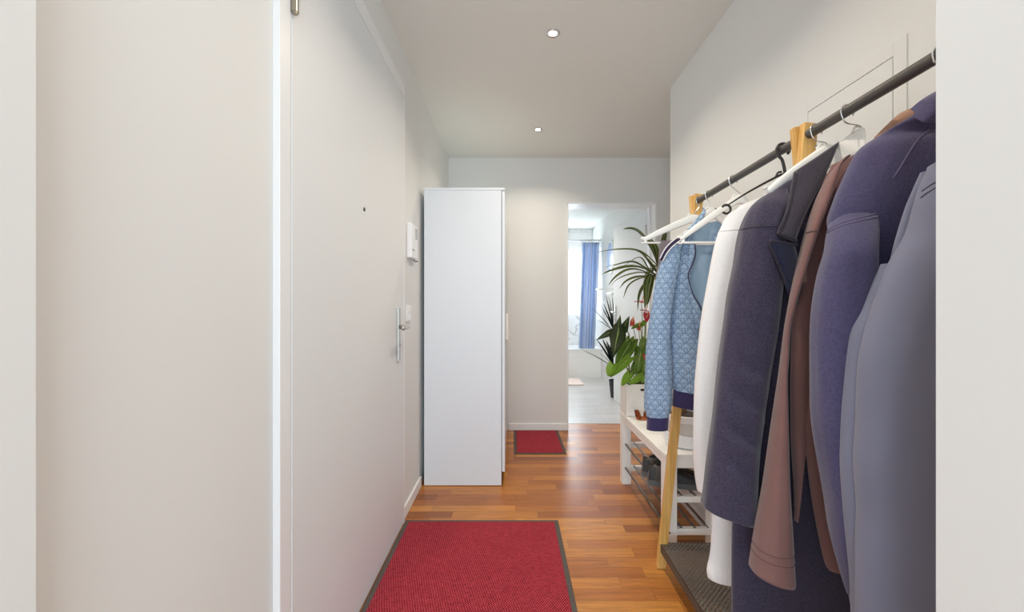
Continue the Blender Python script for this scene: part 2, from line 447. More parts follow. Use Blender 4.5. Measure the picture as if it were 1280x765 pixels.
m_yucca = leaf_mat('blue_green_spike_leaf', srgb(48, 66, 58), srgb(64, 82, 72), None, .45)
m_stemg = paint('green_stem', srgb(120, 140, 70), .5, .05, 80, .1)
m_stemb = wood('bark', srgb(104, 84, 62), srgb(140, 116, 88), 2, .8)
m_spathe = paint('red_spathe', srgb(206, 52, 68), .3, .02, 60, .1, .5)
m_spatheo = paint('orange_spathe', srgb(214, 104, 76), .35, .02, 60, .1, .5)
m_spadix = paint('spadix', srgb(222, 160, 120), .6, .2, 300, .1)
def emit(name, c, k):
    s = N(name); e = s.n('ShaderNodeEmission'); e.inputs[1].default_value = k
    n = s.noise(s.obj(), 20, 1); s.l(s.mix(n, c, tuple(v * .97 for v in c[:3]) + (1,)), e.inputs[0])
    s.l(e.outputs[0], s.out.inputs[0]); return s.m
m_lamp = emit('lamp_glow', (1, .93, .82, 1), 9)

# ================================================================== THE SETTING
ZC = 2.457
YB = 3.72          # far wall of the hall
YF = -2.6          # room the photograph was taken from
XL, XR = -.574, .972
T = .12
def S(name, bm, m, label, cat, smooth=False):
    o = link(name, bm, m, None, smooth); return tag(o, label, cat, None, 'structure')
S('floor', boxm(-3, 3, YF, 3.92, -.08, 0), m_floor, 'red-brown parquet floor of short staves in the hall', 'floor')
bm = boxm(-3, 3, YF, YB, ZC, ZC + .1)
S('ceiling', bm, m_ceil, 'plain pale ceiling of the hall with two small downlights', 'ceiling')
S('wall_left', boxm(XL - T, XL, .45, YB, 0, ZC), m_wall, 'white hall wall around the entry door on the left', 'wall')
S('wall_right', boxm(XR, XR + T, .45, 2.53, 0, ZC), m_wall, 'white wall behind the clothes rack', 'wall')
S('wall_alcove', boxm(1.72, 1.8, 2.41, YB, 0, ZC), m_wall, 'white side wall past the end of the coat wall', 'wall')
S('wall_return', boxm(XR + T, 1.72, 2.41, 2.53, 0, ZC), m_wall, 'white wall return behind the bench', 'wall')
bm = bmesh.new()
box(bm, XL - T, .506, YB, 3.92, 0, ZC); box(bm, 1.30, 1.8, YB, 3.92, 0, ZC); box(bm, .506, 1.30, YB, 3.92, 2.05, ZC)
S('wall_back', bm, m_wall, 'far white wall of the hall with the bathroom doorway', 'wall')
# passage the camera stands in
S('wall_near_left', boxm(-3, -.52, .2, .45, 0, ZC), m_wall, 'edge of the white passage wall at the far left of the photo', 'wall')
S('wall_near_right', boxm(.463, 3, .2, .45, 0, ZC), m_wall, 'white passage wall at the right edge of the photo', 'wall')
S('wall_room_left', boxm(-3.1, -3, YF, .45, 0, ZC), m_wall, 'white side wall of the living room behind the camera, left', 'wall')
S('wall_room_right', boxm(3, 3.1, YF, .45, 0, ZC), m_wall, 'white side wall of the living room behind the camera, right', 'wall')
bm = bmesh.new(); box(bm, -3.1, -2.4, YF - .2, YF, 0, ZC); box(bm, 2.4, 3.1, YF - .2, YF, 0, ZC); box(bm, -2.4, 2.4, YF - .2, YF, 0, .1); box(bm, -2.4, 2.4, YF - .2, YF, 2.35, ZC)
S('wall_front', bm, m_wall, 'window wall of the living room behind the camera', 'wall')
w2_ = thing('window_2', (0, YF - .1, .1), 'wide living room window behind the camera', 'window', None, 'structure')
bm = bmesh.new()
for a in (-2.4, -1.23, -.03, 1.17, 2.34): box(bm, a, a + .06, YF - .14, YF - .08, .1, 2.35, .004)
box(bm, -2.34, 2.34, YF - .14, YF - .08, .1, .16, .004); box(bm, -2.34, 2.34, YF - .14, YF - .08, 2.29, 2.35, .004)
link('window_frame', bm, m_frame, w2_, False)
# baseboards
bm = bmesh.new(); box(bm, XL, XL + .012, 2.14, 2.565, 0, .06, .002)
S('baseboard_left', bm, m_base, 'white baseboard between the entry door and the wardrobe', 'baseboard')
bm = bmesh.new(); box(bm, -.03, .500, YB - .012, YB, 0, .06, .002)
S('baseboard_back', bm, m_base, 'white baseboard on the far wall behind the small mat', 'baseboard')
bm = bmesh.new(); box(bm, XR - .012, XR, .45, 2.53, 0, .06, .002)
S('baseboard_right', bm, m_base, 'white baseboard under the bench and clothes rack', 'baseboard')

# entry door ---------------------------------------------------------------
d1 = thing('door_1', (XL, 1.55, 0), 'white flush entry door with peephole and steel lever on the left', 'door', None, 'structure')
bm = bmesh.new()
box(bm, XL, -.556, .987, 1.037, 0, 2.26, .002); box(bm, XL, -.556, 2.124, 2.14, 0, 2.26, .0015); box(bm, XL, -.556, 1.037, 2.124, 2.192, 2.26, .002)
link('door_frame', bm, m_frame, d1, False)
bm = bmesh.new(); box(bm, XL - .02, -.556, 1.041, 2.120, .006, 2.188, .002)
link('door_leaf', bm, m_doorp, d1, False)
bm = bmesh.new()
for z in (.10, 1.862):
    tube(bm, [(-.548, 1.041, z), (-.548, 1.041, z + .115)], .009, 14)
    tube(bm, [(-.548, 1.041, z - .004), (-.548, 1.041, z)], .0075, 14)
    box(bm, -.556, -.5535, 1.043, 1.062, z + .012, z + .105)
hg = link('hinge', bm, m_brass, d1, True, auto=40)
bm = bmesh.new(); box(bm, -.556, -.546, 1.985, 2.025, .85, 1.11, .003)
hp = link('handle_plate', bm, m_steel, d1, False)
bm = bmesh.new(); tube(bm, [(-.548, 2.005, 1.018), (-.503, 2.005, 1.018)], .0095, 14)
tube(bm, [(-.505, 2.005 + .01, 1.018), (-.502, 1.99, 1.018), (-.500, 1.94, 1.018), (-.500, 1.885, 1.018)], .0095, 14, 12)
link('lever', bm, m_steel, hp)
bm = bmesh.new(); tube(bm, [(-.548, 2.005, .935), (-.541, 2.005, .935)], .009, 16)
link('key_cylinder', bm, m_chrome, hp)
bm = bmesh.new(); tube(bm, [(-.557, 1.548, 1.483), (-.553, 1.548, 1.483)], .0075, 16)
link('peephole', bm, m_black, d1)

# downlights ---------------------------------------------------------------
def downlight(x, y, label):
    t = thing('ceiling_downlight', (x, y, ZC), label, 'ceiling light', 'recessed ceiling spots')
    bm = bmesh.new(); lathe(bm, (x, y, ZC), [(.029, -.0005), (.0335, -.0008), (.0335, -.003), (.029, -.0055), (.024, -.004), (.0197, -.0008)], 32)
    link('trim_ring', bm, m_chrome, t)
    bm = bmesh.new(); lathe(bm, (x, y, ZC), [(.0195, -.001), (.0195, -.0018), (.012, -.0025), (.001, -.003)], 32)
    link('lamp', bm, m_lamp, t)
    l = bpy.data.lights.new('spot_glow', 'AREA'); l.shape = 'DISK'; l.size = .06; l.energy = 6.4; l.spread = math.radians(136); l.color = (1, .87, .70)
    lo = bpy.data.objects.new('spot_glow', l); C.objects.link(lo); lo.location = (x, y, ZC - .008)
downlight(.200, 2.02, 'round recessed ceiling spot nearer the camera, the larger of the two')
downlight(.197, 3.12, 'small round recessed ceiling spot nearer the far wall')

# intercom, switch, electrical panel -----------------------------------------
t = thing('intercom', (XL, 2.315, 1.40), 'white wall intercom with small grey display beside the entry door', 'intercom')
link('housing', boxm(XL, XL + .028, 2.245, 2.385, 1.385, 1.575, bev=.004), m_plast, t, False)
link('display', boxm(XL + .028, XL + .0295, 2.33, 2.378, 1.50, 1.56, bev=.0005), m_screen, t, False)
bm = bmesh.new()
for k in range(3): tube(bm, [(XL + .027, 2.262 + .016 * k, 1.43), (XL + .031, 2.262 + .016 * k, 1.43)], .004, 12)
link('button', bm, m_screen, t)
bm = bmesh.new(); tube(bm, [(XL + .01, 2.36, 1.385), (XL + .02, 2.362, 1.374), (XL + .035, 2.366, 1.378)], .003, 8, 8)
link('hook', bm, m_black, t)
t = thing('light_switch', (XL, 2.27, 1.03), 'white double light switch below the intercom beside the door', 'switch')
link('plate', boxm(XL, XL + .008, 2.225, 2.305, 1.035, 1.125, bev=.002), m_plast, t, False)
link('rocker', boxm(XL + .008, XL + .013, 2.235, 2.295, 1.083, 1.117, bev=.002), m_plast, t, False)
link('socket', boxm(XL + .008, XL + .012, 2.235, 2.295, 1.043, 1.077, bev=.002), m_plast, t, False)
t = thing('electrical_panel', (XR, 1.2, 1.3), 'flush white panel door in the wall above the clothes rack', 'panel')
bm = bmesh.new(); x0, x1 = XR - .004, XR
for a in ((1.011, 1.046, 1.2, 1.79), (1.35, 1.385, 1.2, 1.79), (1.046, 1.35, 1.755, 1.79), (1.046, 1.35, 1.2, 1.235)): box(bm, x0, x1, *a, .0008)
link('frame', bm, m_wall, t, False)
link('panel_door', boxm(XR - .004, XR, 1.049, 1.347, 1.238, 1.752, bev=.001), m_wall, t, False)

# wardrobe -----------------------------------------------------------------
t = thing('wardrobe', (-.3, 3.1, 0), 'tall plain white wardrobe standing against the left wall', 'wardrobe')
y0, y1 = 2.563, 3.70; ZW = 1.856
link('side_panel', boxm(-.547, -.066, y0, y0 + .018, .004, ZW - .016, bev=.001), m_wardrobe, t, False)
link('side_panel', boxm(-.547, -.066, y1 - .018, y1, .004, ZW - .016, bev=.001), m_wardrobe, t, False)
link('top_panel', boxm(-.549, -.044, y0 - .003, y1 + .002, ZW - .016, ZW, bev=.0015), m_wardrobe, t, False)
link('back_panel', boxm(-.547, -.542, y0 + .018, y1 - .018, .06, ZW - .016), m_wardrobe, t, False)
link('bottom_panel', boxm(-.542, -.075, y0 + .018, y1 - .018, .075, .093), m_wardrobe, t, False)
link('plinth', boxm(-.085, -.069, y0 + .018, y1 - .018, .0, .075), m_dark, t, False)
w = (y1 - y0) / 3
for k in range(3):
    dr = link('door', boxm(-.0625, -.0445, y0 + k * w + .0015, y0 + (k + 1) * w - .0015, .088, ZW - .019, bev=.0015), m_wardrobe, t, False)
    hy = y0 + (k + 1) * w - .04 if k != 2 else y0 + k * w + .04
    bm = bmesh.new(); box(bm, -.0445, -.0245, hy - .009, hy + .009, .88, 1.06, .004)
    link('handle', bm, m_white, dr, False)

# mats ---------------------------------------------------------------------
def mat(x0, x1, y0, y1, label):
    t = thing('door_mat', ((x0 + x1) / 2, (y0 + y1) / 2, 0), label, 'mat', 'red mats on the parquet')
    r = .022
    link('rubber_rim', boxm(x0, x1, y0, y1, .0005, .005, bev=.002), m_matrim, t, False)
    link('pile', boxm(x0 + r, x1 - r, y0 + r, y1 - r, .005, .009, bev=.0015), m_mat, t, False)
mat(-.5535, .24, .97, 2.146, 'large red ribbed mat with dark rim in front of the entry door')
mat(.015, .413, 3.105, 3.70, 'small red mat with dark rim by the far wall')

# ================================================================== BATHROOM
S('bathroom_floor', boxm(-.6, 2.2, 3.92, 7.25, -.08, 0.002), m_tile, 'pale grey tiled floor of the bathroom', 'floor')
S('bathroom_ceiling', boxm(-.6, 2.2, 3.92, 7.25, ZC, ZC + .1), m_ceil, 'white bathroom ceiling', 'ceiling')
S('bathroom_wall_right', boxm(1.394, 1.5, 3.92, 7.25, 0, ZC), m_wall, 'white bathroom wall carrying the mirror and shelf', 'wall')
S('bathroom_wall_left', boxm(-.6, -.5, 3.92, 7.25, 0, ZC), m_wall, 'white left wall of the bathroom', 'wall')
bm = bmesh.new()   # window wall, opening x .72-1.30, z 1.0-2.04
box(bm, -.5, .35, 7.16, 7.30, 0, ZC); box(bm, 1.31, 1.40, 7.16, 7.30, 0, ZC); box(bm, .35, 1.31, 7.16, 7.30, 0, 1.0); box(bm, .35, 1.31, 7.16, 7.30, 2.06, ZC)
S('bathroom_wall_back', bm, m_marble, 'marble tiled wall under the bathroom window', 'wall')
t = thing('window_1', (.83, 7.25, 1.0), 'bright bathroom window behind a white voile', 'window', None, 'structure')
bm = bmesh.new()
for a in ((.35, .39, 1.0, 2.06), (1.27, 1.31, 1.0, 2.06), (.39, 1.27, 1.0, 1.05), (.39, 1.27, 2.01, 2.06), (.80, .86, 1.05, 2.01)): box(bm, a[0], a[1], 7.21, 7.26, a[2], a[3], .004)
link('window_frame', bm, m_frame, t, False)
link('window_pane', boxm(.39, 1.27, 7.233, 7.237, 1.05, 2.01), m_glass, t, False)
def drape(name, x0, x1, y, z0, z1, m, parent, waves, amp, n=160, xt=None, base=None, rows=24, th=.003):
    bm = bmesh.new(); uvl = bm.loops.layers.uv.new('UVMap'); R = []
    xt = xt or (x0, x1)
    for i in range(rows + 1):
        f = i / rows; z = z1 + (z0 - z1) * f; r = []
        a0 = xt[0] + (x0 - xt[0]) * f; a1 = xt[1] + (x1 - xt[1]) * f
        for k in range(n + 1):
            u = k / n
            ph = u * waves * 2 * math.pi
            yy = y + amp * math.sin(ph + .5 * math.sin(3 * u + f)) * (.7 + .3 * f) + .3 * amp * math.sin(ph * 2.3 + 1 + f * 1.5)
            r.append(bm.verts.new((a0 + (a1 - a0) * u + .25 * amp * math.sin(ph * 1.3), yy, z)))
        R.append(r)
    for i in range(rows):
        for k in range(n):
            f = bm.faces.new((R[i][k], R[i][k + 1], R[i + 1][k + 1], R[i + 1][k]))
            for lp, (ii, kk) in zip(f.loops, ((i, k), (i, k + 1), (i + 1, k + 1), (i + 1, k))): lp[uvl].uv = (kk / n, 1 - ii / rows)
    bmesh.ops.solidify(bm, geom=bm.faces[:], thickness=th)
    return link(name, bm, m, parent, True, base)
v = thing('voile_curtain', (.83, 7.1, 2.2), 'white see-through voile in front of the bathroom window', 'curtain')
drape('voile', .36, 1.30, 7.09, .97, 2.03, m_sheer, v, 9, .012, th=.0006)
bm = bmesh.new(); tube(bm, [(.34, 7.09, 2.035), (1.31, 7.09, 2.035)], .006, 10); link('pole', bm, m_white, v)
# bathtub
t = thing('bathtub', (.5, 6.8, 0), 'white built-in bathtub with marble front under the bathroom window', 'bathtub')
link('marble_front', boxm(-.49, 1.39, 6.41, 6.45, .002, .425), m_marble, t, False)
bm = bmesh.new()
def rrect(x0, x1, y0, y1, r, z, n=8):
    out = []
    for cx, cy, a in ((x1 - r, y1 - r, 0), (x0 + r, y1 - r, 90), (x0 + r, y0 + r, 180), (x1 - r, y0 + r, 270)):
        for k in range(n + 1):
            q = math.radians(a + 90 * k / n); out.append(Vector((cx + r * math.cos(q), cy + r * math.sin(q), z)))
    return out
loops = [rrect(-.49, 1.39, 6.40, 7.15, .01, .425), rrect(-.49, 1.39, 6.40, 7.15, .01, .45), rrect(-.42, 1.32, 6.47, 7.08, .12, .455), rrect(-.40, 1.30, 6.49, 7.06, .14, .43), rrect(-.28, 1.2, 6.56, 7.0, .16, .10), rrect(-.2, 1.1, 6.62, 6.94, .15, .06)]
rings = [[bm.verts.new(p) for p in lp] for lp in loops]
for a, b in zip(rings, rings[1:]):
    n = len(a)
    for k in range(n): bm.faces.new((a[k], a[(k + 1) % n], b[(k + 1) % n], b[k]))
bm.faces.new(rings[-1]); bmesh.ops.recalc_face_normals(bm, faces=bm.faces)
link('tub_basin', bm, m_plast, t, True, auto=35)
# shower curtain
t = thing('shower_curtain', (1.2, 6.46, 2.05), 'blue striped shower curtain gathered at the right end of the bathtub', 'curtain')
drape('curtain_cloth', 1.045, 1.30, 6.455, .44, 2.115, m_curtain, t, 4.5, .022, xt=(1.10, 1.375), th=.002)
bm = bmesh.new(); tube(bm, [(-.5, 6.455, 2.15), (1.394, 6.455, 2.15)], .011, 12)
rod = link('shower_rail', bm, m_chrome, None, True); tag(rod, 'thin chrome shower rail above the bathtub', 'rail')
for k in range(7):
    bm = bmesh.new(); cxr = 1.115 + .042 * k
    tube(bm, [(cxr + .001 * math.sin(q), 6.455 + .021 * math.cos(q), 2.142 + .026 * math.sin(q)) for q in [2 * math.pi * j / 18 for j in range(19)]], .003, 6)
    link('ring', bm, m_chrome, t)
t = link('bath_mat', boxm(.45, 1.02, 5.80, 6.32, .003, .018, bev=.006), m_pink, None, False); tag(t, 'pale pink bath mat on the tiles before the bathtub', 'bath mat')
# mirror + shelf + small things
t = thing('wall_mirror', (1.39, 5.78, 1.8), 'oval mirror seen edge-on on the bathroom wall', 'mirror')
def oval(bm, x0, x1, yc, zc, ry, rz, n=40):
    a = [[bm.verts.new((x, yc + ry * s_ * math.cos(2 * math.pi * k / n), zc + rz * s_ * math.sin(2 * math.pi * k / n))) for k in range(n)] for x, s_ in ((x0, 1), (x1 + .004, 1), (x1, .97))]
    for p, q in zip(a, a[1:]):
        for k in range(n): bm.faces.new((p[k], p[(k + 1) % n], q[(k + 1) % n], q[k]))
    bm.faces.new(a[0][::-1]); bm.faces.new(a[-1]); bmesh.ops.recalc_face_normals(bm, faces=bm.faces)
bm = bmesh.new(); oval(bm, 1.394, 1.372, 5.78, 1.8, .19, .22); link('mirror_glass', bm, m_mirror, t, False)
bm = bmesh.new(); tube(bm, [(1.383, 5.78 + .195 * math.cos(q), 1.8 + .225 * math.sin(q)) for q in [2 * math.pi * j / 40 for j in range(41)]], .009, 8); link('rim', bm, m_plast, t)
t = thing('bathroom_shelf', (1.39, 5.6, 1.33), 'white two-tier shelf on the bathroom wall above the spiky plant', 'shelf')
link('shelf_board', boxm(1.14, 1.394, 5.45, 5.62, 1.335, 1.353, bev=.004), m_plast, t, False)
link('shelf_board', boxm(1.26, 1.394, 5.25, 5.5, 1.27, 1.292, bev=.004), m_plast, t, False)
bm = bmesh.new(); box(bm, 1.375, 1.394, 5.40, 5.55, 1.26, 1.37, .003); link('bracket', bm, m_plast, t, False)

# bathroom door --------------------------------------------------------------
t = thing('door_2', (1.30, 3.92, 0), 'white bathroom door standing open into the bathroom', 'door', None, 'structure')
bm = bmesh.new()
box(bm, 1.29, 1.305, YB - .012, 3.925, 0, 2.06, .002); box(bm, .495, .508, YB - .012, 3.925, 0, 2.06, .002); box(bm, .495, 1.305, YB - .012, 3.925, 2.042, 2.055, .002)
box(bm, 1.275, 1.29, 3.83, 3.90, 0, 2.045, .002)
link('door_frame', bm, m_frame, t, False)
A = Vector((1.285, 3.94)); B = Vector((1.198, 4.86)); nrm = Vector((B.y - A.y, -(B.x - A.x))).normalized() * .04
bm = bmesh.new()
vs = []
for z in (.008, 2.035):
    for q in (A, B, B + nrm, A + nrm): vs.append(bm.verts.new((q.x, q.y, z)))
for f in ((3, 2, 1, 0), (4, 5, 6, 7), (0, 1, 5, 4), (1, 2, 6, 5), (2, 3, 7, 6), (3, 0, 4, 7)): bm.faces.new([vs[i] for i in f])
bmesh.ops.recalc_face_normals(bm, faces=bm.faces); bmesh.ops.bevel(bm, geom=bm.edges[:], offset=.002, segments=2, affect='EDGES')
link('door_leaf', bm, m_doorp, t, False)
bm = bmesh.new(); tube(bm, [(1.208, 4.79, 1.05), (1.158, 4.788, 1.05), (1.153, 4.77, 1.05), (1.157, 4.68, 1.05)], .01, 10, 16); box(bm, 1.196, 1.206, 4.765, 4.815, .93, 1.12, .003)
link('handle', bm, m_steel, t, True, auto=40)
bm = bmesh.new()
for z in (.25, 1.78):
    tube(bm, [(1.278, 3.915, z), (1.278, 3.915, z + .10)], .011, 12); box(bm, 1.262, 1.284, 3.897, 3.905, z - .01, z + .11, .001)
link('hinge', bm, m_steel, t, True, auto=40)

# ================================================================== CLOTHES RACK
def rail_x(d): return .764 + (d - .742) * .0281
RZ = 1.568
rack = thing('clothes_rack', (.775, 1.15, 0), 'bamboo clothes rack with black rail and black perforated bottom shelf', 'clothes rack')
bm = bmesh.new(); tube(bm, [(rail_x(.50), .50, RZ), (rail_x(1.79), 1.79, RZ)], .0122, 20); link('rail', bm, m_blackm, rack, True, auto=50)
for d in (.56, 1.093, 1.775):
    xc = rail_x(d)
    for s_, xb in ((-1, .636), (1, .915)):
        dy = .011 * s_
        bm = bmesh.new(); beam(bm, (xb, d + dy, .0), (xc + (.006 if s_ < 0 else -.006), d + dy, RZ + .030), .036, .021, .002)
        # foot cut flat on the floor
        bmesh.ops.bisect_plane(bm, geom=bm.verts[:] + bm.edges[:] + bm.faces[:], plane_co=(0, 0, .0015), plane_no=(0, 0, -1), clear_outer=True)
        bmesh.ops.holes_fill(bm, edges=bm.edges[:])
        lg = link('leg', bm, m_bamboo, rack, False)
    bm = bmesh.new(); tube(bm, [(xc + .018, d - .024, RZ - .035), (xc + .018, d - .0205, RZ - .035)], .0055, 14); link('screw', bm, m_chrome, lg)
tr = link('shelf', boxm(.632, .925, .50, 1.765, .104, .106), m_tray, rack, False)
bm = bmesh.new()
for a in ((.632, .634, .50, 1.765), (.923, .925, .50, 1.765), (.634, .923, .50, .502), (.634, .923, 1.763, 1.765)): box(bm, a[0], a[1], a[2], a[3], .072, .106)
link('shelf_lip', bm, m_blackm, tr, False)

# ================================================================== HANGERS
def hanger(d, tipL, apex, label, m=m_white, mh=m_chrome, width=.035, thick=.016, bar=False, dtip=None, hr=.0016, ring=False, rx=0.0, grp='clothes hangers on the rail'):
    """tipL/apex are photo pixels of the left tip and of the neck"""
    rx = rail_x(d)
    A = P(apex[0], apex[1], d); Tp = P(tipL[0], tipL[1], dtip or d)
    t = thing('coat_hanger', (rx, d, A.z), label, 'hanger', grp)
    # hook over the rail
    R = .0155 if hr < .003 else .0175
    c = Vector((rx, d, RZ + .0122 + hr - R + .0005))
    pts = []
    for k in range(15):
        q = math.radians(-40 + 215 * k / 14)
        pts.append(c + Vector((R * math.cos(q), 0, R * math.sin(q))))
    pts += [c + Vector((-R * .75, 0, -R * .9)), c + Vector((-.002, 0, -R * 1.75)), Vector((A.x, d, max(A.z + .004, A.z))), A + Vector((0, 0, -.012))]
    bm = bmesh.new(); tube(bm, pts, hr, 10, 60); link('hook', bm, mh, t)
    # shoulders: a curved flat bar, deeper in the middle
    dx = A - Tp; Rt = A + Vector((min(dx.x, .955 - A.x), dx.y * -1, -dx.z))
    path = smoothpath([Tp, Tp.lerp(A, .35) + Vector((0, 0, .006)), Tp.lerp(A, .75) + Vector((0, 0, .006)), A, Rt.lerp(A, .75) + Vector((0, 0, .006)), Rt.lerp(A, .35) + Vector((0, 0, .006)), Rt], 40)
    bm = bmesh.new(); rings = []
    for i, p in enumerate(path):
        f = abs(i / 40 - .5) * 2; hh = width * (1 - .45 * f ** 1.5) ; tt = thick * (1 - .3 * f)
        ed = max(.12, math.sqrt(max(0, 1 - f ** 14))); hh *= ed; tt *= ed
        ring = []
        for k in range(12):
            q = 2 * math.pi * k / 12; cc, ss = math.cos(q), math.sin(q)
            ring.append(bm.verts.new(p + Vector((0, math.copysign(abs(cc) ** .6, cc) * tt / 2, -hh / 2 + math.copysign(abs(ss) ** .6, ss) * hh / 2))))
        rings.append(ring)
    for a, b in zip(rings, rings[1:]):
        for k in range(12): bm.faces.new((a[k], b[k], b[(k + 1) % 12], a[(k + 1) % 12]))
    bm.faces.new(rings[0]); bm.faces.new(rings[-1][::-1]); bmesh.ops.recalc_face_normals(bm, faces=bm.faces)
    link('shoulders', bm, m, t)
    if bar:
        bm = bmesh.new(); a = Tp + Vector((.008, 0, -width * .35)); b = Rt + Vector((-.008, 0, -width * .35))
        zb = min(a.z, b.z); tube(bm, [a, Vector((a.x + .01, a.y, zb - .006)), Vector((b.x - .01, b.y, zb - .006)), b], .0042, 10)
        link('bar', bm, m, t)
    if ring:
        bm = bmesh.new(); cc = Tp + Vector((.004, 0, -.008)); r = .0125
        tube(bm, [cc + Vector((r * math.cos(q), 0, r * math.sin(q))) for q in [math.radians(150 - 290 * j / 20) for j in range(21)]], .0034, 8)
        link('notch', bm, m, t)
        bm = bmesh.new(); q = A.lerp(Tp, .08); tube(bm, [q + Vector((-.012, 0, -.004)), q + Vector((-.006, 0, .008)), q + Vector((.004, 0, .010))], .003, 8, 8)
        link('notch', bm, m, t)
    return t
hanger(1.738, (803, 298), (868, 268), 'white trouser hanger farthest along the rail, with taupe cloth over its bar', bar=True, width=.036, grp=None)
hanger(1.650, (846, 299), (889, 259), 'white hanger inside the blue patterned jacket', bar=True, width=.04, grp=None)
hanger(1.46, (849, 297), (925, 243), 'empty white hanger with bar in front of the blue jacket', bar=True, width=.034, grp=None)
hanger(1.18, (906, 258), (981, 216), 'black plastic hanger with open ring at its tip, carrying the white shirt', m=m_black, mh=m_black, width=.008, thick=.008, hr=.0042, ring=True, grp=None)
hanger(1.045, (958, 236), (1033, 181), 'wide white hanger inside the navy wool coat', width=.04, thick=.026, grp=None)
hanger(.945, (1026, 200), (1076, 160), 'wide white hanger just behind the violet sweatshirt', width=.06, thick=.026, grp=None, dtip=1.04)
hanger(.733, (1122, 232), (1225, 192), 'white hanger carrying the blue-violet sweatshirt beside the passage wall', width=.03, thick=.018, dtip=.825, grp=None)
hanger(.62, (1205, 190), (1275, 130), 'white hanger carrying the grey jacket nearest the camera', width=.045, thick=.025, grp=None)

# ================================================================== GARMENTS
FR = -math.pi / 2     # the side of a loft facing the camera is th = -90 deg
def hidden_sleeve(D, x0, x1, z0, z1, m, t, seed, tt=.035):
    y = lambda z: CY - (z - H) * F / D
    L = Loft([(px(x0 - .03, D), y(z0), px(x1 - .04, D), y(z0 + .01), .015), (px(x0, D), y(z0 - .06), px(x1, D), y(z0 - .07), tt), (px(x0, D), y((z0 + z1) / 2), px(x1, D), y((z0 + z1) / 2), tt), (px(x0, D), y(z1), px(x1, D), y(z1), tt)], D, D, seed, rows=24, cols=24)
    return L.build('sleeve', m, t)

# -- taupe cloth over the trouser bar
t = thing('trousers', (.8, 1.738, 1.38), 'taupe grey trousers folded over the bar of the farthest hanger', 'trousers')
L = Loft([(824, 301, 900, 301, .008), (824, 304, 900, 304, .012), (822.5, 330, 900, 330, .013), (818.5, 352, 895, 352, .014), (817, 400, 890, 400, .016), (815, 470, 885, 470, .018)], 1.738, 1.738, 3, .003, cols=32)
L.build('leg', m_taupe, t)

# -- blue patterned track jacket
t = thing('track_jacket', (.74, 1.65, 1.45), 'pale blue triangle-patterned track jacket with navy cuffs hanging open', 'jacket')
JS = Loft([(846, 297, 858, 290, .012), (836, 305, 856, 299, .02), (829, 318, 852, 312, .032), (824, 330, 850, 328, .037), (819, 351, 845, 353, .04), (813, 388, 840, 392, .04), (808, 425, 839, 427, .038), (807, 446, 840, 448, .038), (806.5, 490, 841, 491, .037), (806, 508, 840, 509, .038), (808, 520, 837, 520.5, .035)], 1.625, 1.605, 11, .006, rows=80, ufreq=20, vfreq=4)
sl = JS.build('sleeve', m_mono, t)
Lc = Loft([(808.5, 519.5, 836.5, 520, .033), (808, 527, 836, 528, .034), (807.5, 536, 835.5, 536.5, .033)], 1.625, 1.605, 12, .001, rows=16)
Lc.build('cuff', m_rib, t)
L = Loft([(850, 296, 866, 290, .008), (846, 305, 868, 302, .014), (842, 325, 868, 325, .018), (838, 350, 863, 350, .02), (836, 381, 866, 381, .022), (836, 413, 871, 413, .022), (838, 446, 876, 446, .024), (839, 475, 880, 475, .026), (841, 487, 880, 494, .026)], 1.645, 1.63, 13, .005, rows=70, ufreq=20, vfreq=4)
L.build('front_panel', m_mono, t)
L = Loft([(841.5, 486, 880, 493, .024), (840.5, 498, 881, 504, .026), (840, 507, 881, 514, .025)], 1.645, 1.63, 14, .001, rows=16)
L.build('waistband', m_rib, t)
L = Loft([(868, 283, 916, 272, .006), (858, 300, 918, 290, .01), (850, 330, 918, 330, .012), (848, 400, 918, 400, .012), (846, 488, 918, 488, .012)], 1.685, 1.685, 15, .004, cols=32)
L.build('back_panel', m_lining, t)
L = Loft([(846, 487, 918, 487, .012), (846, 509, 918, 509, .012)], 1.685, 1.685, 15, .001, rows=12); L.build('waistband', m_rib, t)
L = Loft([(893, 290, 915, 280, .008), (891, 320, 916, 320, .016), (888, 400, 915, 400, .02), (886, 490, 914, 490, .02)], 1.645, 1.645, 16, .004); L.build('front_panel', m_mono, t)
# collar, standing on the left of the neck
ribbon('collar', [(847, 299, 1.60), (860, 285, 1.612), (868, 277, 1.62), (880, 262, 1.63)], [(857, 301, 1.60), (866, 293, 1.612), (876, 284, 1.62), (882, 263, 1.63)], m_mono, t, .008, .012)
bm = bmesh.new(); tube(bm, [P(880, 263, 1.655), P(886, 260.3, 1.668), P(892, 260.3, 1.668), P(899, 263, 1.655)], .0022, 8, 16); link('neck_piping', bm, m_navytape, t)
# taped shoulder
def onsleeve(pts, off): return [P(x, y, d) for x, y, d in pts]
edge = [(826.5, 325, 1.592), (831, 316, 1.580), (836, 309, 1.575), (843, 302.5, 1.575), (852, 296, 1.58), (862, 289, 1.592)]
ribbon('shoulder_tape', [(x - 1.2, y - 1.4, d) for x, y, d in edge], [(x + 1.6, y + 2.2, d) for x, y, d in edge], m_navytape, t, .005, .002)
for dx, dy in ((-1.6, -1.8), (1.6, 2.3)):
    bm = bmesh.new(); tube(bm, [P(x + dx, y + dy, d - .004) for x, y, d in edge], .0022, 8, 24); link('piping', bm, m_whitetape, t)
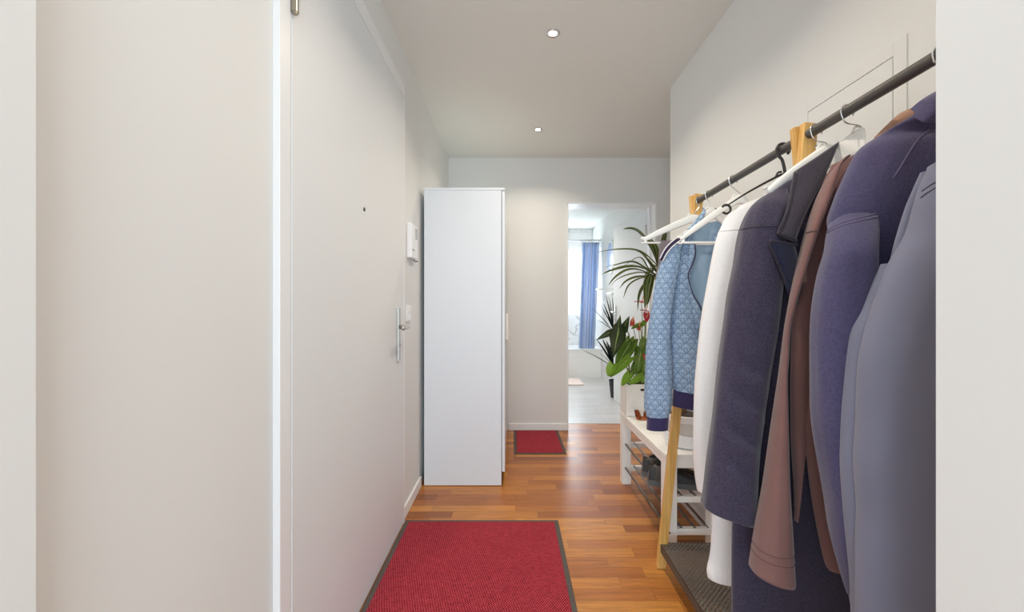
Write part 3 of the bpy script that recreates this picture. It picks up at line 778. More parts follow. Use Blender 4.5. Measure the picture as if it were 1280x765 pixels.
# zip edge, folded back
bm = bmesh.new(); tube(bm, [P(868.5, 303, 1.60), P(869.5, 318, 1.602), P(866, 330, 1.602), P(860.5, 342, 1.604), P(863, 358, 1.604), P(868, 371, 1.604), P(876, 384, 1.606), P(880, 400, 1.606)], .0022, 8, 40); link('zip', bm, m_navytape, t)
ribbon('folded_facing', [(861, 304, 1.612), (861, 322, 1.61), (859.5, 342, 1.61), (860.5, 360, 1.61), (865, 385, 1.612), (870, 412, 1.615)], [(868.5, 303, 1.605), (869, 318, 1.605), (861, 342, 1.606), (867, 365, 1.607), (876, 386, 1.61), (880, 412, 1.612)], m_mono, t, .005, .004)
hidden_sleeve(1.67, .885, .955, 1.36, .68, m_mono, t, 18, .02)

# -- white shirt on the black hanger
t = thing('linen_shirt', (.75, 1.19, 1.45), 'long white linen shirt hanging between the blue jacket and navy coat', 'shirt')
L = Loft([(908, 268, 945, 252, .01), (900, 284, 955, 278, .026), (893, 305, 950, 307, .034), (884, 351, 942, 353, .036), (877, 390, 934, 392, .036), (871, 446, 927, 447, .036), (867.5, 490, 923, 491, .036), (866.5, 542, 918, 544, .036), (868, 590, 914, 596, .036), (871, 613, 912, 624, .034)], 1.185, 1.17, 21, .004)
ls = L; L.build('sleeve', m_linen, t)
L.seam('seam', m_linen, t, [(9, FR + q) for q in [math.radians(-80 + 10 * j) for j in range(17)]], .0012)
R = 1030
L = Loft([(925, 257, 1000, 228, .008), (912, 272, 1020, 255, .02), (903, 292, R, 285, .03), (896, 330, R, 330, .035), (893, 400, R, 400, .038), (890, 480, R, 480, .04), (889, 560, R, 560, .042), (891, 640, R, 640, .042), (888, 690, R, 690, .042), (884, 712, R, 720, .042), (885, 722, R, 735, .042)], 1.20, 1.20, 22, .005)
L.build('body', m_linen, t)
hidden_sleeve(1.20, .88, .95, 1.37, .62, m_linen, t, 23, .03)

# -- navy wool coat
t = thing('overcoat', (.76, 1.02, 1.46), 'long dark navy wool overcoat with wide collar and lapel', 'coat')
NS = Loft([(958, 243, 985, 236, .012), (944, 250, 988, 247, .028), (932, 262, 988, 262, .042), (921, 287, 984, 289, .05), (913, 330, 980, 332, .052), (905, 372, 976, 374, .052), (897.5, 430, 969, 432, .052), (891, 481, 962, 484, .052), (886, 530, 956, 535, .052), (881, 575, 950, 585, .052), (874, 629, 948, 652, .052)], .995, .975, 31, .0055, rows=80, cols=56, ufreq=10, vfreq=3)
NS.cr = ((52, 1.5, 1.5, -.007, FR + .1, .6), (57.5, 2.2, 1.6, -.010, FR + .1, .6), (64.5, 2.6, 1.5, -.011, FR + 0, .6), (71, 2.0, 1.6, -.006, FR + .1, .5))
NS.build('sleeve', m_navy, t)
NS.seam('seam', m_navyst, t, [(24, FR + math.radians(-90 + 8 * j)) for j in range(17)], .0013)
Rn = px(.93, 1.022)
NB = Loft([(985, 226, 1040, 216, .008), (968, 238, 1070, 225, .02), (950, 256, Rn - 15, 245, .034), (942, 285, Rn, 280, .04), (938, 350, Rn, 350, .042), (934, 430, Rn, 430, .042), (928, 520, Rn, 520, .042), (920, 600, Rn, 600, .042), (914, 660, Rn, 660, .042), (914, 765, Rn, 765, .044), (914, 815, Rn, 815, .044)], 1.022, 1.022, 32, .004, rows=70, cols=56, ufreq=8)
NB.build('body', m_navy, t)
bm = bmesh.new(); tube(bm, [P(946, 285, .937), P(956, 275, .950), P(968, 262, .965), P(983, 247, .985)], .0013, 6, 14); link('seam', bm, m_navyst, t)
ribbon('collar', [(994.5, 214, .98), (990, 238, .955), (985, 260, .93), (980, 275, .92), (973, 291, .912)], [(1052, 175, 1.0), (1044, 196, .98), (1027, 232, .955), (1008, 268, .93), (995, 302, .912)], m_navyd, t, .014, .018)
bm = bmesh.new(); tube(bm, [P(994.5, 215, .977), P(990, 238, .952), P(985, 260, .927), P(980, 275, .917), P(974, 290, .909), P(984, 297, .907), P(995, 301, .909)], .0034, 8, 30); link('collar_edge', bm, m_navyd, t)
ribbon('lapel', [(962, 302.5, .912), (971, 325, .912), (982, 353, .915), (992, 380, .93)], [(996, 306, .915), (1000, 325, .925), (1000, 353, .935), (997, 380, .94)], m_lapel, t, .012, .006)
bm = bmesh.new(); tube(bm, [P(996, 306, .911), P(980, 303.5, .909), P(962.5, 302.5, .911), P(971, 325, .911), P(982, 353, .911)], .0022, 8, 24); link('lapel_edge', bm, m_navyd, t)
hidden_sleeve(1.03, .88, .95, 1.38, .55, m_navy, t, 33, .036)

# -- brown open jacket
t = thing('brown_cardigan', (.75, .91, 1.46), 'brown jersey jacket hanging open with a stitched sleeve hem', 'jacket')
BS = Loft([(1048, 203, 1066, 192, .012), (1034, 215, 1058, 204, .022), (1020, 236, 1051, 226, .03), (1009, 260, 1042, 256, .034), (999, 291, 1028, 293, .032), (985, 350, 1009, 352, .026), (975, 402, 995.5, 402, .024), (969, 445, 992.5, 446, .026), (964, 481, 991.5, 482, .028), (955, 565, 991.5, 566, .032), (948, 620, 993, 622, .038), (940, 670, 995, 673, .042), (934.5, 710, 997, 727, .044)], .905, .89, 41, .003, rows=90, cols=48, ufreq=12, vfreq=2)
BS.build('sleeve', m_brown, t)
for i in (84.2, 85.6): BS.seam('hem_stitch', m_brownst, t, [(i, 2 * math.pi * j / 60) for j in range(61)], .0008)
BS.seam('seam', m_brownst, t, [(30, FR + math.radians(-90 + 8 * j)) for j in range(24)], .0013)
L = Loft([(1040, 206, 1090, 185, .01), (1028, 232, 1100, 220, .024), (1014, 290, 1075, 290, .03), (1001, 350, 1052, 350, .026), (991, 402, 1036, 402, .022), (988, 481, 1020, 481, .02), (989, 560, 1008, 560, .018), (991, 610, 1003, 610, .014), (993, 652, 998, 652, .008)], .94, .94, 42, .003, rows=60)
L.build('front_panel', m_brown, t)
L = Loft([(1060, 215, 1110, 190, .01), (1040, 300, 1100, 300, .02), (1016, 420, 1090, 420, .022), (1006, 520, 1085, 520, .022), (1007, 565, 1085, 565, .02), (1013, 620, 1085, 620, .02), (1021, 665, 1085, 665, .02), (1030, 703, 1088, 706, .018), (1036, 713, 1088, 716, .014)], .925, .925, 43, .002, rows=60)
L.build('front_panel', m_brown, t)
ribbon('collar', [(1096, 170, .90), (1110, 156, .885), (1128, 140, .875), (1146, 132, .87)], [(1100, 185, .90), (1118, 172, .885), (1136, 160, .875), (1150, 148, .87)], m_tan, t, .012, .012)
bm = bmesh.new(); tube(bm, [P(1058, 212, .868), P(1046, 228, .862), P(1036, 250, .862), P(1030, 270, .866)], .0012, 6, 14); link('seam', bm, m_brownst, t)

# -- blue-violet sweatshirt
t = thing('sweatshirt', (.74, .76, 1.46), 'thick blue-violet sweatshirt with stitched shoulder seam and tapered cuff', 'sweatshirt')
PB = Loft([(1146, 141, 1200, 128, .008, .79, .76), (1120, 155, 1240, 140, .022, .80, .765), (1090, 172, 1260, 165, .036), (1068, 189, 1270, 180, .044), (1053, 217, 1275, 215, .046), (1039, 252, 1275, 250, .046), (1034, 284, 1275, 284, .044), (1060, 320, 1275, 310, .046), (1060, 400, 1275, 400, .044), (1060, 600, 1275, 600, .044), (1066, 760, 1275, 760, .044)], .825, .785, 51, .004, rows=70, cols=52, ufreq=8)
PB.build('body', m_purple, t)
PS = Loft([(1050, 240, 1082, 232, .014, .86, .85), (1040, 264, 1094, 252, .026, .838, .825), (1028.5, 289, 1102, 286, .038, .808, .788), (1022, 315, 1103, 315, .044), (1015, 345, 1102, 346, .045), (1009, 390, 1096, 392, .045), (1006, 440, 1088, 442, .045), (1005, 490, 1082, 492, .045), (1005.5, 530, 1078, 532, .045), (1010, 570, 1076, 572, .044), (1017, 620, 1076, 622, .043), (1025, 671, 1080, 673, .042), (1037, 710, 1086, 713, .038), (1047, 735, 1090, 740, .032)], .79, .765, 52, .0045, rows=90, cols=52, ufreq=11, vfreq=2.5)
PS.build('sleeve', m_purple, t)
L = Loft([(1048.5, 735, 1089, 740, .030), (1053, 755, 1091, 760, .028), (1059, 775, 1094, 782, .028), (1064, 800, 1096, 806, .03)], .79, .765, 53, .002, rows=16); L.build('cuff', m_purple, t)
L.seam('cuff_seam', m_stitch, t, [(.5, 2 * math.pi * j / 40) for j in range(41)], .0016)
for k, dz in enumerate((0, .9)):
    PS.seam('shoulder_stitch', m_stitch, t, [(13.4 - 3.4 * (j / 18) ** .8 + dz, FR + math.radians(-100 + 9 * j)) for j in range(19)], .0013)
ribbon('collar', [(1144, 132.5, .765), (1157, 122, .75), (1172, 113, .745), (1190, 104, .74)], [(1148, 144, .755), (1160, 151, .74), (1176, 150, .735), (1196, 142, .73)], m_purple, t, .014, .014)
PB.seam('seam', m_stitch, t, [(15 + q * 16, math.radians(-108 - 14 * q)) for q in [k / 14 for k in range(15)]], .0012)

# -- grey-violet jacket nearest the camera
t = thing('softshell_jacket', (.72, .66, 1.4), 'smooth grey-violet jacket nearest the camera by the passage wall', 'jacket')
GS = Loft([(1158, 212, 1190, 195, .008), (1146, 224, 1225, 205, .022), (1135, 246, 1240, 235, .034), (1121, 291, 1245, 290, .042), (1101, 330, 1243, 330, .045), (1087, 370, 1238, 370, .046), (1076, 410, 1232, 410, .046), (1069, 445, 1226, 445, .046), (1066, 481, 1222, 481, .046), (1064, 530, 1216, 530, .046), (1061, 580, 1212, 580, .046), (1064, 635, 1210, 635, .046), (1062.5, 680, 1210, 680, .046), (1062, 765, 1212, 765, .046), (1064, 860, 1214, 860, .046)], .69, .655, 61, .004, rows=90, cols=56, ufreq=8, vfreq=1.5)
GS.build('sleeve', m_grey, t)
L = Loft([(1100, 330, 1135, 330, .012), (1087, 358, 1120, 358, .016), (1074, 389, 1105, 389, .018), (1062.5, 414, 1096, 414, .018), (1057, 446, 1090, 446, .018), (1053.5, 481, 1086, 481, .018), (1051, 510, 1084, 510, .018), (1049, 555, 1080, 555, .018), (1049, 590, 1080, 590, .018), (1053.5, 655, 1084, 655, .018), (1060, 724, 1090, 724, .018), (1062, 780, 1092, 780, .018)], .725, .72, 62, .0015, rows=60)
L.build('front_edge', m_grey, t)
Rg = 1300
L = Loft([(1150, 216, Rg - 40, 190, .01), (1130, 260, Rg, 250, .02), (1110, 330, Rg, 330, .022), (1100, 420, Rg, 420, .022), (1095, 600, Rg, 600, .022), (1095, 850, Rg, 850, .022)], .715, .70, 63, .003)
L.build('body', m_grey, t)
for dz in (0, 1.6):
    GS.seam('shoulder_stitch', m_greyst, t, [(12 + dz - j * .28, FR + math.radians(-80 + 6 * j)) for j in range(18)], .0009)

# ================================================================== BENCH
b = thing('shoe_bench', (.83, 2.25, 0), 'white wooden shoe bench with dark metal rods against the right wall', 'bench')
bx0, bx1, by0, by1, bz = .69, .955, 1.86, 2.64, .45
link('seat', boxm(bx0, bx1, by0, by1, bz - .022, bz, bev=.003), m_bench, b, False)
for x in (bx0 + .002, bx1 - .057):
    for y in (by0 + .002, by1 - .057):
        link('leg', boxm(x, x + .055, y, y + .055, 0, bz - .022, bev=.003), m_bench, b, False)
bm = bmesh.new()
box(bm, bx0 + .05, bx1 - .05, by0 + .006, by0 + .028, .385, bz - .022, .002); box(bm, bx0 + .05, bx1 - .05, by1 - .028, by1 - .006, .385, bz - .022, .002)
box(bm, bx0 + .004, bx0 + .026, by0 + .05, by1 - .05, .395, bz - .022, .002); box(bm, bx1 - .026, bx1 - .004, by0 + .05, by1 - .05, .395, bz - .022, .002)
link('apron', bm, m_bench, b, False)
for z in (.24, .092):
    for y in (by0 + .012, by1 - .04):
        link('shelf_rail', boxm(bx0 + .05, bx1 - .05, y, y + .028, z - .014, z + .014, bev=.002), m_bench, b, False)
    for k in range(4):
        bm = bmesh.new(); x = .713 + .062 * k
        tube(bm, [(x, by0 + .02, z + .012), (x, by1 - .02, z + .012)], .0062, 10); link('rod', bm, m_rod, b)
bm = bmesh.new(); tube(bm, [(bx0 + .02, by0 + .001, .095), (bx0 + .02, by0 + .004, .095)], .006, 12); link('screw_cap', bm, m_black, b)

# shoes: heel towards the aisle, toe to the wall --------------------------------
def shoe(hx, y, z, ang, label, s=1.0):
    t = thing('shoe', (hx, y, z), label, 'shoe', 'dark leather shoes on the upper bench shelf')
    ca, sa = math.cos(ang), math.sin(ang)
    tr_ = lambda u, v, w: Vector((hx + (u * ca - v * sa) * s, y + (u * sa + v * ca) * s, z + w * s))
    prof = [(0.0, .022, .028), (.015, .033, .0), (.06, .034, 0), (.12, .036, 0), (.18, .044, 0), (.22, .042, .0), (.25, .032, 0), (.268, .014, .0)]
    def half(u):
        for (a, b_, _), (c, d, _) in zip(prof, prof[1:]):
            if a <= u <= c: return b_ + (d - b_) * (u - a) / (c - a)
        return .014
    top = lambda u: .098 - .01 * math.sin(u * 20) if u < .06 else (.092 if u < .1 else max(.03, .092 - (u - .1) * .42))
    # sole
    bm = bmesh.new(); us = [.268 * (1 - math.cos(math.pi * k / 26)) / 2 for k in range(27)]
    out = [(u, half(u) * (1.06 if 0 < u < .268 else .6)) for u in us]
    poly = [(u, h) for u, h in out] + [(u, -h) for u, h in out[::-1]]
    lo = [bm.verts.new(tr_(u, v_, .0 if u < .075 or u > .1 else .006)) for u, v_ in poly]; hi = [bm.verts.new(tr_(u * 1.0, v_, .026)) for u, v_ in poly]
    n = len(poly)
    for k in range(n): bm.faces.new((lo[k], lo[(k + 1) % n], hi[(k + 1) % n], hi[k]))
    bm.faces.new(lo[::-1]); bm.faces.new(hi); bmesh.ops.recalc_face_normals(bm, faces=bm.faces)
    link('sole', bm, m_sole, t, True, auto=40)
    # upper: rings across the length, open at the ankle
    bm = bmesh.new(); rings = []
    for u in us:
        h = half(u) * .97; tp = top(u); ring = []
        for k in range(17):
            q = math.pi * k / 16; cc, ss = math.cos(q), math.sin(q)
            inner = (u < .115)
            v_ = h * math.copysign(abs(cc) ** .55, cc); w_ = .022 + (tp - .022) * abs(ss) ** .6
            if inner and abs(cc) < .55: w_ = .022 + (tp - .022) * .5; 
            if inner: v_ *= (1 - .25 * abs(ss))
            back = .012 * (1 - min(1, u / .02)) * (w_ / .09)
            ring.append(bm.verts.new(tr_(u - .004 * 0 + back * .6, v_, w_)))
        rings.append(ring)
    for a, c in zip(rings, rings[1:]):
        for k in range(16): bm.faces.new((a[k], a[k + 1], c[k + 1], c[k]))
    bm.faces.new(rings[0]); bm.faces.new(rings[-1][::-1])
    bmesh.ops.recalc_face_normals(bm, faces=bm.faces)
    up = link('upper', bm, m_shoed, t)
    # suede heel counter
    bm = bmesh.new(); R2 = []
    for k in range(21):
        q = math.radians(70 + 220 * k / 20); R2.append([bm.verts.new(tr_(.048 + .0055 * j * j * .55 + (.052 - .004 * j) * math.cos(q), (.0365 - .003 * j) * math.sin(q), .024 + (.026 + .003 * math.cos(q)) * j)) for j in range(4)])
    for a, c in zip(R2, R2[1:]):
        for j in range(3): bm.faces.new((a[j], c[j], c[j + 1], a[j + 1]))
    bmesh.ops.recalc_face_normals(bm, faces=bm.faces); bmesh.ops.solidify(bm, geom=bm.faces[:], thickness=.003)
    link('heel_counter', bm, m_shoe, t)
    bm = bmesh.new()
    for k in range(4):
        u = .125 + .018 * k; tube(bm, [tr_(u, -.018, top(u) - .004), tr_(u + .004, 0, top(u) + .004), tr_(u + .009, .018, top(u) - .004)], .0022, 6, 8)
    link('laces', bm, m_black, t)
    return t
zs = .2585
shoe(.660, 2.005, zs, -.19, 'grey and black laced shoe on the bench shelf, nearer the camera of the pair')
shoe(.664, 2.105, zs, -.16, 'grey and black laced shoe on the bench shelf, behind its mate')

# things on the bench --------------------------------------------------------
t = thing('storage_box', (.79, 2.56, bz), 'white wooden box with hand hole on the far end of the bench', 'box')
cx0, cx1, cy0, cy1, cz1 = .692, .90, 2.49, 2.63, bz + .195
bm = bmesh.new()
# front board with an oval hand hole
def board_hole(bm, x0, x1, y0, y1, z0, z1, hx, hz, rx, rz, n=24):
    lp = {}
    for y in (y0, y1):
        hole = [bm.verts.new((hx + rx * math.cos(2 * math.pi * k / n), y, hz + rz * math.sin(2 * math.pi * k / n))) for k in range(n)]
        rim = []
        for k in range(n):
            a = 2 * math.pi * k / n; c, s_ = math.cos(a), math.sin(a)
            tx = ((x1 - hx) if c > 0 else (x0 - hx)) / c if abs(c) > 1e-6 else 1e9
            tz = ((z1 - hz) if s_ > 0 else (z0 - hz)) / s_ if abs(s_) > 1e-6 else 1e9
            q = min(tx, tz); rim.append(bm.verts.new((hx + c * q, y, hz + s_ * q)))
        for k in range(n): bm.faces.new((hole[k], hole[(k + 1) % n], rim[(k + 1) % n], rim[k]))
        lp[y] = (hole, rim)
    for j in (0, 1):
        for k in range(n): bm.faces.new((lp[y0][j][k], lp[y0][j][(k + 1) % n], lp[y1][j][(k + 1) % n], lp[y1][j][k]))
    bmesh.ops.recalc_face_normals(bm, faces=bm.faces)
board_hole(bm, cx0 + .012, cx1 - .012, cy0, cy0 + .012, bz + .001, cz1, .793, bz + .162, .018, .008)
link('front_board', bm, m_white, t, False)
link('side_board', boxm(cx0, cx0 + .012, cy0, cy1, bz + .001, cz1, bev=.0015), m_white, t, False)
link('side_board', boxm(cx1 - .012, cx1, cy0, cy1, bz + .001, cz1, bev=.0015), m_white, t, False)
link('back_board', boxm(cx0 + .012, cx1 - .012, cy1 - .012, cy1, bz + .001, cz1), m_white, t, False)
link('base_board', boxm(cx0 + .012, cx1 - .012, cy0 + .012, cy1 - .012, bz + .001, bz + .012), m_white, t, False)
link('soil', boxm(cx0 + .012, cx1 - .012, cy0 + .012, cy1 - .012, bz + .10, cz1 - .012), m_soil, t, False)

# leather slipper
t = thing('sandal', (.78, 2.44, bz), 'tan leather sandal lying on the bench before the white box', 'sandal')
bm = bmesh.new()
out = [(.735 + .0, 2.44), ]
us = [k / 20 for k in range(21)]
wd = lambda u: .026 * math.sin(math.pi * min(1, max(0, u * .92 + .06))) ** .5 + .006 * u
poly = [(.736 + .15 * u, 2.435 - wd(u)) for u in us] + [(.736 + .15 * u, 2.435 + wd(u)) for u in us[::-1]]
lo = [bm.verts.new((x, y, bz + .001)) for x, y in poly]; hi = [bm.verts.new((x, y, bz + .012)) for x, y in poly]; n = len(poly)
for k in range(n): bm.faces.new((lo[k], lo[(k + 1) % n], hi[(k + 1) % n], hi[k]))
bm.faces.new(lo[::-1]); bm.faces.new(hi); bmesh.ops.recalc_face_normals(bm, faces=bm.faces); link('sole', bm, m_leather, t, False)
for nm, cxs, w_, hgt in (('heel_strap', .748, .02, .048), ('strap', .80, .03, .04)):
    bm = bmesh.new(); R2 = []
    for k in range(17):
        q = math.pi * k / 16; r = []
        for dx in (-w_ / 2, w_ / 2):
            lean = -.012 * math.sin(q) if nm == 'heel_strap' else 0
            r.append(bm.verts.new((cxs + dx + lean, 2.435 - .027 * math.cos(q), bz + .008 + hgt * math.sin(q) ** .8)))
        R2.append(r)
    for a, c in zip(R2, R2[1:]): bm.faces.new((a[0], a[1], c[1], c[0]))
    bmesh.ops.solidify(bm, geom=bm.faces[:], thickness=.003); link(nm, bm, m_leather, t)

# white pot at the near end
t = thing('dracaena', (.86, 2.02, bz), 'variegated dracaena with long arching striped leaves in a white pot', 'plant')
pc = (.845, 2.005, bz + .001)
bm = bmesh.new(); lathe(bm, pc, [(.085, 0), (.1, .006), (.104, .03), (.1, .058), (.085, .064), (.08, .064)]); link('saucer', bm, m_plast, t, True, auto=50)
bm = bmesh.new(); lathe(bm, pc, [(.075, .06), (.092, .064), (.094, .118), (.09, .12)]); pot = link('pot', bm, m_greypot, t, True, auto=50)
bm = bmesh.new(); lathe(bm, pc, [(.094, .118), (.1, .122), (.101, .15), (.097, .153), (.09, .15), (.088, .125)]); link('rim', bm, m_plast, pot, True, auto=50)
bm = bmesh.new(); lathe(bm, pc, [(.001, .135), (.088, .135), (.088, .139), (.001, .142)]); link('soil', bm, m_soil, pot)
crown = P(826, 346, 2.17)
bm = bmesh.new(); tube(bm, [Vector(pc) + Vector((0, .02, .13)), Vector((.84, 2.05, .85)), Vector((.81, 2.12, 1.08)), crown], [.013, .011, .01, .009], 10, 20); link('stem', bm, m_stemb, t)
def strap(bm, pts, w, fold=.25, n=22, tw=0.0, uvl=None, tipw=.05, maxat=.45, up=Vector((0, 0, 1))):
    pts = smoothpath(pts, n); rows = []
    for i, p in enumerate(pts):
        f = i / n
        t_ = (pts[min(i + 1, n)] - pts[max(i - 1, 0)]).normalized()
        view = Vector((.25, -1, .15)).normalized()
        side = t_.cross(up + view * .8)
        if side.length < .05: side = t_.cross(Vector((0, 1, 0)))
        side.normalize(); nr = side.cross(t_).normalized()
        prof = (min(1, .35 + f / maxat * .65) if f < maxat else max(tipw, (1 - ((f - maxat) / (1 - maxat)) ** 1.7)))
        ww = w * prof
        rows.append([bm.verts.new(p + side * ww * s_ + nr * (abs(s_) * ww * fold * 2)) for s_ in (-.5, -.25, 0, .25, .5)])
    for i in range(n):
        for j in range(4):
            f = bm.faces.new((rows[i][j], rows[i][j + 1], rows[i + 1][j + 1], rows[i + 1][j]))
            for lp, (ii, jj) in zip(f.loops, ((i, j), (i, j + 1), (i + 1, j + 1), (i + 1, j))): lp[uvl].uv = (jj / 4, ii / n)
def finish_leaves(bm, th=.0009):
    bmesh.ops.solidify(bm, geom=bm.faces[:], thickness=th)
bm = bmesh.new(); uvl = bm.loops.layers.uv.new('UVMap')
d0 = 2.17
DL_ = [  # measured leaves: pixels along each leaf, width in pixels, depth change at the tip
    ([(824, 335), (812, 310), (800, 293), (790, 287), (779, 286.5)], 11, -.10),
    ([(824, 335), (806, 318), (790, 312.5), (768, 312.5), (745, 315.5)], 5.5, .10),
    ([(824, 344), (814, 332), (806, 322), (799, 315)], 9, -.16),
    ([(824, 345), (812, 331), (804, 318), (795, 314)], 6, -.05),
    ([(823, 346), (804, 334), (790, 328), (772, 331), (754, 335)], 6, .14),
    ([(823, 347), (804, 336), (786, 334), (766, 338), (751, 343.5)], 6.5, -.08),
    ([(822, 348), (800, 338), (784, 338), (770, 346), (760, 357)], 5, .0),
    ([(821, 349), (804, 341), (785, 344), (771, 350), (763, 358)], 4, .12),
    ([(820, 350), (808, 346), (794, 347), (782, 352), (774, 361)], 4, -.1),
    ([(820, 350), (808, 347), (796, 350), (785, 358), (779, 373)], 3.5, .05),
    ([(820, 347), (812, 345), (808, 356), (807, 372), (806, 386)], 9, -.16),
    ([(822, 347), (816, 346), (812, 358), (810, 372), (809, 382)], 8, -.12),
    ([(822, 348), (812, 350), (803, 360), (798, 372), (797, 389)], 4.5, .03),
    ([(824, 336), (826, 318), (829, 300), (833.5, 284)], 9, -.05),
    ([(824, 338), (818, 318), (812, 303), (806, 296)], 7, .12),
    ([(824, 336), (820, 318), (814, 304), (806, 299)], 8, -.08),
    ([(825, 338), (822, 320), (818, 306), (812, 298)], 7, .05),
    ([(824, 345), (812, 338), (800, 322), (784, 330), (773, 336)], 3, .18),
    ([(826, 346), (824, 360), (819, 368), (816, 378)], 6, .1),
]
for pts, w, dd in DL_:
    q = [P(x, y, d0 + dd * (k / (len(pts) - 1))) for k, (x, y) in enumerate(pts)]
    strap(bm, q, w / F * d0, uvl=uvl)
for k in range(16):       # the rest of the crown, towards the wall and the window
    a = random.uniform(-.9, 2.4); ln = random.uniform(.18, .30); e = random.uniform(.2, 1.0)
    dr = Vector((math.cos(a) * .45, math.sin(a) * .8, 0)); dr.x = min(dr.x, .12 / ln)
    q = [crown + Vector((0, 0, random.uniform(-.01, .05)))]
    for f in (.35, .7, 1.0): q.append(crown + dr * ln * f + Vector((0, 0, ln * (e * f * 1.2 - 1.1 * f * f))))
    strap(bm, q, .024, uvl=uvl)
finish_leaves(bm); link('foliage', bm, m_drac, t)

# anthurium and elephant-ear in the white box -------------------------------------
def heart(bm, base, tip, w, uvl, n=14, lobes=.18, cup=.12, arrow=False, droop=.0, nrm=None):
    base, tip = Vector(base), Vector(tip); ax = tip - base; ln = ax.length; t_ = ax.normalized()
    nr = Vector(nrm) if nrm else Vector((-.3, -1, .35)); nr = (nr - t_ * nr.dot(t_)).normalized(); side = t_.cross(nr)
    rows = []
    for i in range(n + 1):
        f = i / n; r = []
        if arrow: prof = (.55 + .45 * f / .3) if f < .3 else (1 - ((f - .3) / .7) ** 1.15)
        else: prof = math.sin(math.pi * min(1, (f * .86 + .14)) ** .8) ** .75 if f < .999 else 0.02
        prof = max(prof, .015)
        for j in range(9):
            s_ = (j - 4) / 4
            back = -lobes * ln * abs(s_) ** (1.2 if not arrow else .9) * (1 - f) ** 2 * (2.1 if arrow else 1.3)
            p = base + t_ * (ln * f + back) + side * s_ * w / 2 * prof - nr * (cup * w * (s_ * s_) * .5 + droop * ln * f * f)
            p += nr * .02 * w * math.sin(9 * f + 2 * abs(s_))
            r.append(bm.verts.new(p))
        rows.append(r)
    for i in range(n):
        for j in range(8):
            f = bm.faces.new((rows[i][j], rows[i][j + 1], rows[i + 1][j + 1], rows[i + 1][j]))
            for lp, (ii, jj) in zip(f.loops, ((i, j), (i, j + 1), (i + 1, j + 1), (i + 1, j))): lp[uvl].uv = (jj / 8, ii / n)
root = Vector((.79, 2.56, cz1 - .015))
t = thing('anthurium', root, 'bushy anthurium with red flowers and glossy green leaves in the white box', 'plant')
bmA = bmesh.new(); uA = bmA.loops.layers.uv.new('UVMap'); bmB = bmesh.new(); uB = bmB.loops.layers.uv.new('UVMap'); bmS = bmesh.new()
leaves = [  # base px, tip px, width px, depth at base/tip, young?
    ((788, 428), (770, 459), 21, 2.52, 2.44, 0), ((787, 447), (762, 471.5), 13, 2.46, 2.40, 1), ((766, 455), (760, 470), 14, 2.44, 2.38, 1),
    ((787, 467), (777, 482), 12, 2.42, 2.36, 1), ((803, 469), (785.5, 481), 10, 2.40, 2.34, 1), ((801, 438), (797, 467), 17, 2.52, 2.46, 0),
    ((793, 424), (782, 436), 11, 2.55, 2.5, 0), ((800, 405), (789, 411), 6, 2.50, 2.46, 0), ((806, 424), (800, 440), 12, 2.6, 2.55, 0),
    ((798, 452), (789, 470), 13, 2.5, 2.45, 0), ((810, 455), (806, 475), 14, 2.45, 2.4, 0), ((806, 402), (799, 410), 7, 2.55, 2.5, 1), ((801, 470), (808, 480), 8, 2.4, 2.36, 1)]
for (b0, t0, w, da, db, y_) in leaves:
    A_, B_ = P(*b0, da), P(*t0, db)
    heart(bmB if y_ else bmA, A_, B_, w / F * da * .88, uB if y_ else uA)
    mid = root.lerp(A_, .55) + Vector((.01, 0, .04))
    tube(bmS, [root + Vector((random.uniform(-.03, .03), random.uniform(-.02, .02), 0)), mid, A_, A_.lerp(B_, .1)], [.0032, .0018], 6, 12)
finish_leaves(bmA); finish_leaves(bmB)
link('foliage', bmA, m_anth, t); tag(link('foliage', bmB, m_anthl, t), 'lighter young leaves')
def strapm(pts, w, dd, bm, u): strap(bm, [P(x, y, dd) for x, y in pts], w / F * dd, uvl=u)
flowers = [((802, 377), 14, 3.2, 'h'), ((808, 397), 6.5, 11, 'v'), ((790, 402), 5, 10, 'o'), ((798, 408), 4, 8, 'o'), ((806, 447), 7, 7, 'v'), ((807, 388), 9, 2, 'h')]
for (c, w, h_, k) in flowers:
    dd = 2.50; cc = P(c[0], c[1], dd); s_ = dd / F
    bm = bmesh.new(); u_ = bm.loops.layers.uv.new('UVMap')
    if k == 'h': heart(bm, cc + Vector((0, .045, .004)), cc + Vector((0, -.045, -.004)), w * s_, u_, nrm=(0, 0, 1), cup=.1)
    elif k == 'v': heart(bm, cc + Vector((0, 0, h_ * s_ / 2)), cc + Vector((0, -.01, -h_ * s_ / 2)), w * s_ * 1.2, u_, cup=.1)
    else: heart(bm, cc + Vector((0, 0, -h_ * s_ / 2)), cc + Vector((.003, -.01, h_ * s_ / 2)), w * s_ * 1.2, u_, cup=.3)
    bmesh.ops.solidify(bm, geom=bm.faces[:], thickness=.0012)
    fl = link('flower', bm, m_spatheo if k == 'o' else m_spathe, t)
    bm = bmesh.new(); tube(bm, [cc + Vector((0, -.004, 0)), cc + Vector((.003, -.014, .016)), cc + Vector((.004, -.02, .034))], [.0035, .0022], 8, 8); link('spadix', bm, m_spadix, fl)
    tube(bmS, [root, root.lerp(cc, .5) + Vector((.012, 0, .02)), cc + Vector((0, .002, 0))], [.003, .0018], 6, 14)
link('stems', bmS, m_stemg, t)
r2 = Vector((.735, 2.55, cz1 - .015))
t = thing('alocasia', r2, 'dark velvety arrowhead leaf plant with pale veins beside the anthurium', 'plant')
bm = bmesh.new(); u_ = bm.loops.layers.uv.new('UVMap'); s_ = 2.45 / F
heart(bm, P(773.5, 410, 2.47), P(766.5, 447, 2.40), 21 * s_, u_, arrow=True, lobes=.08, n=20)
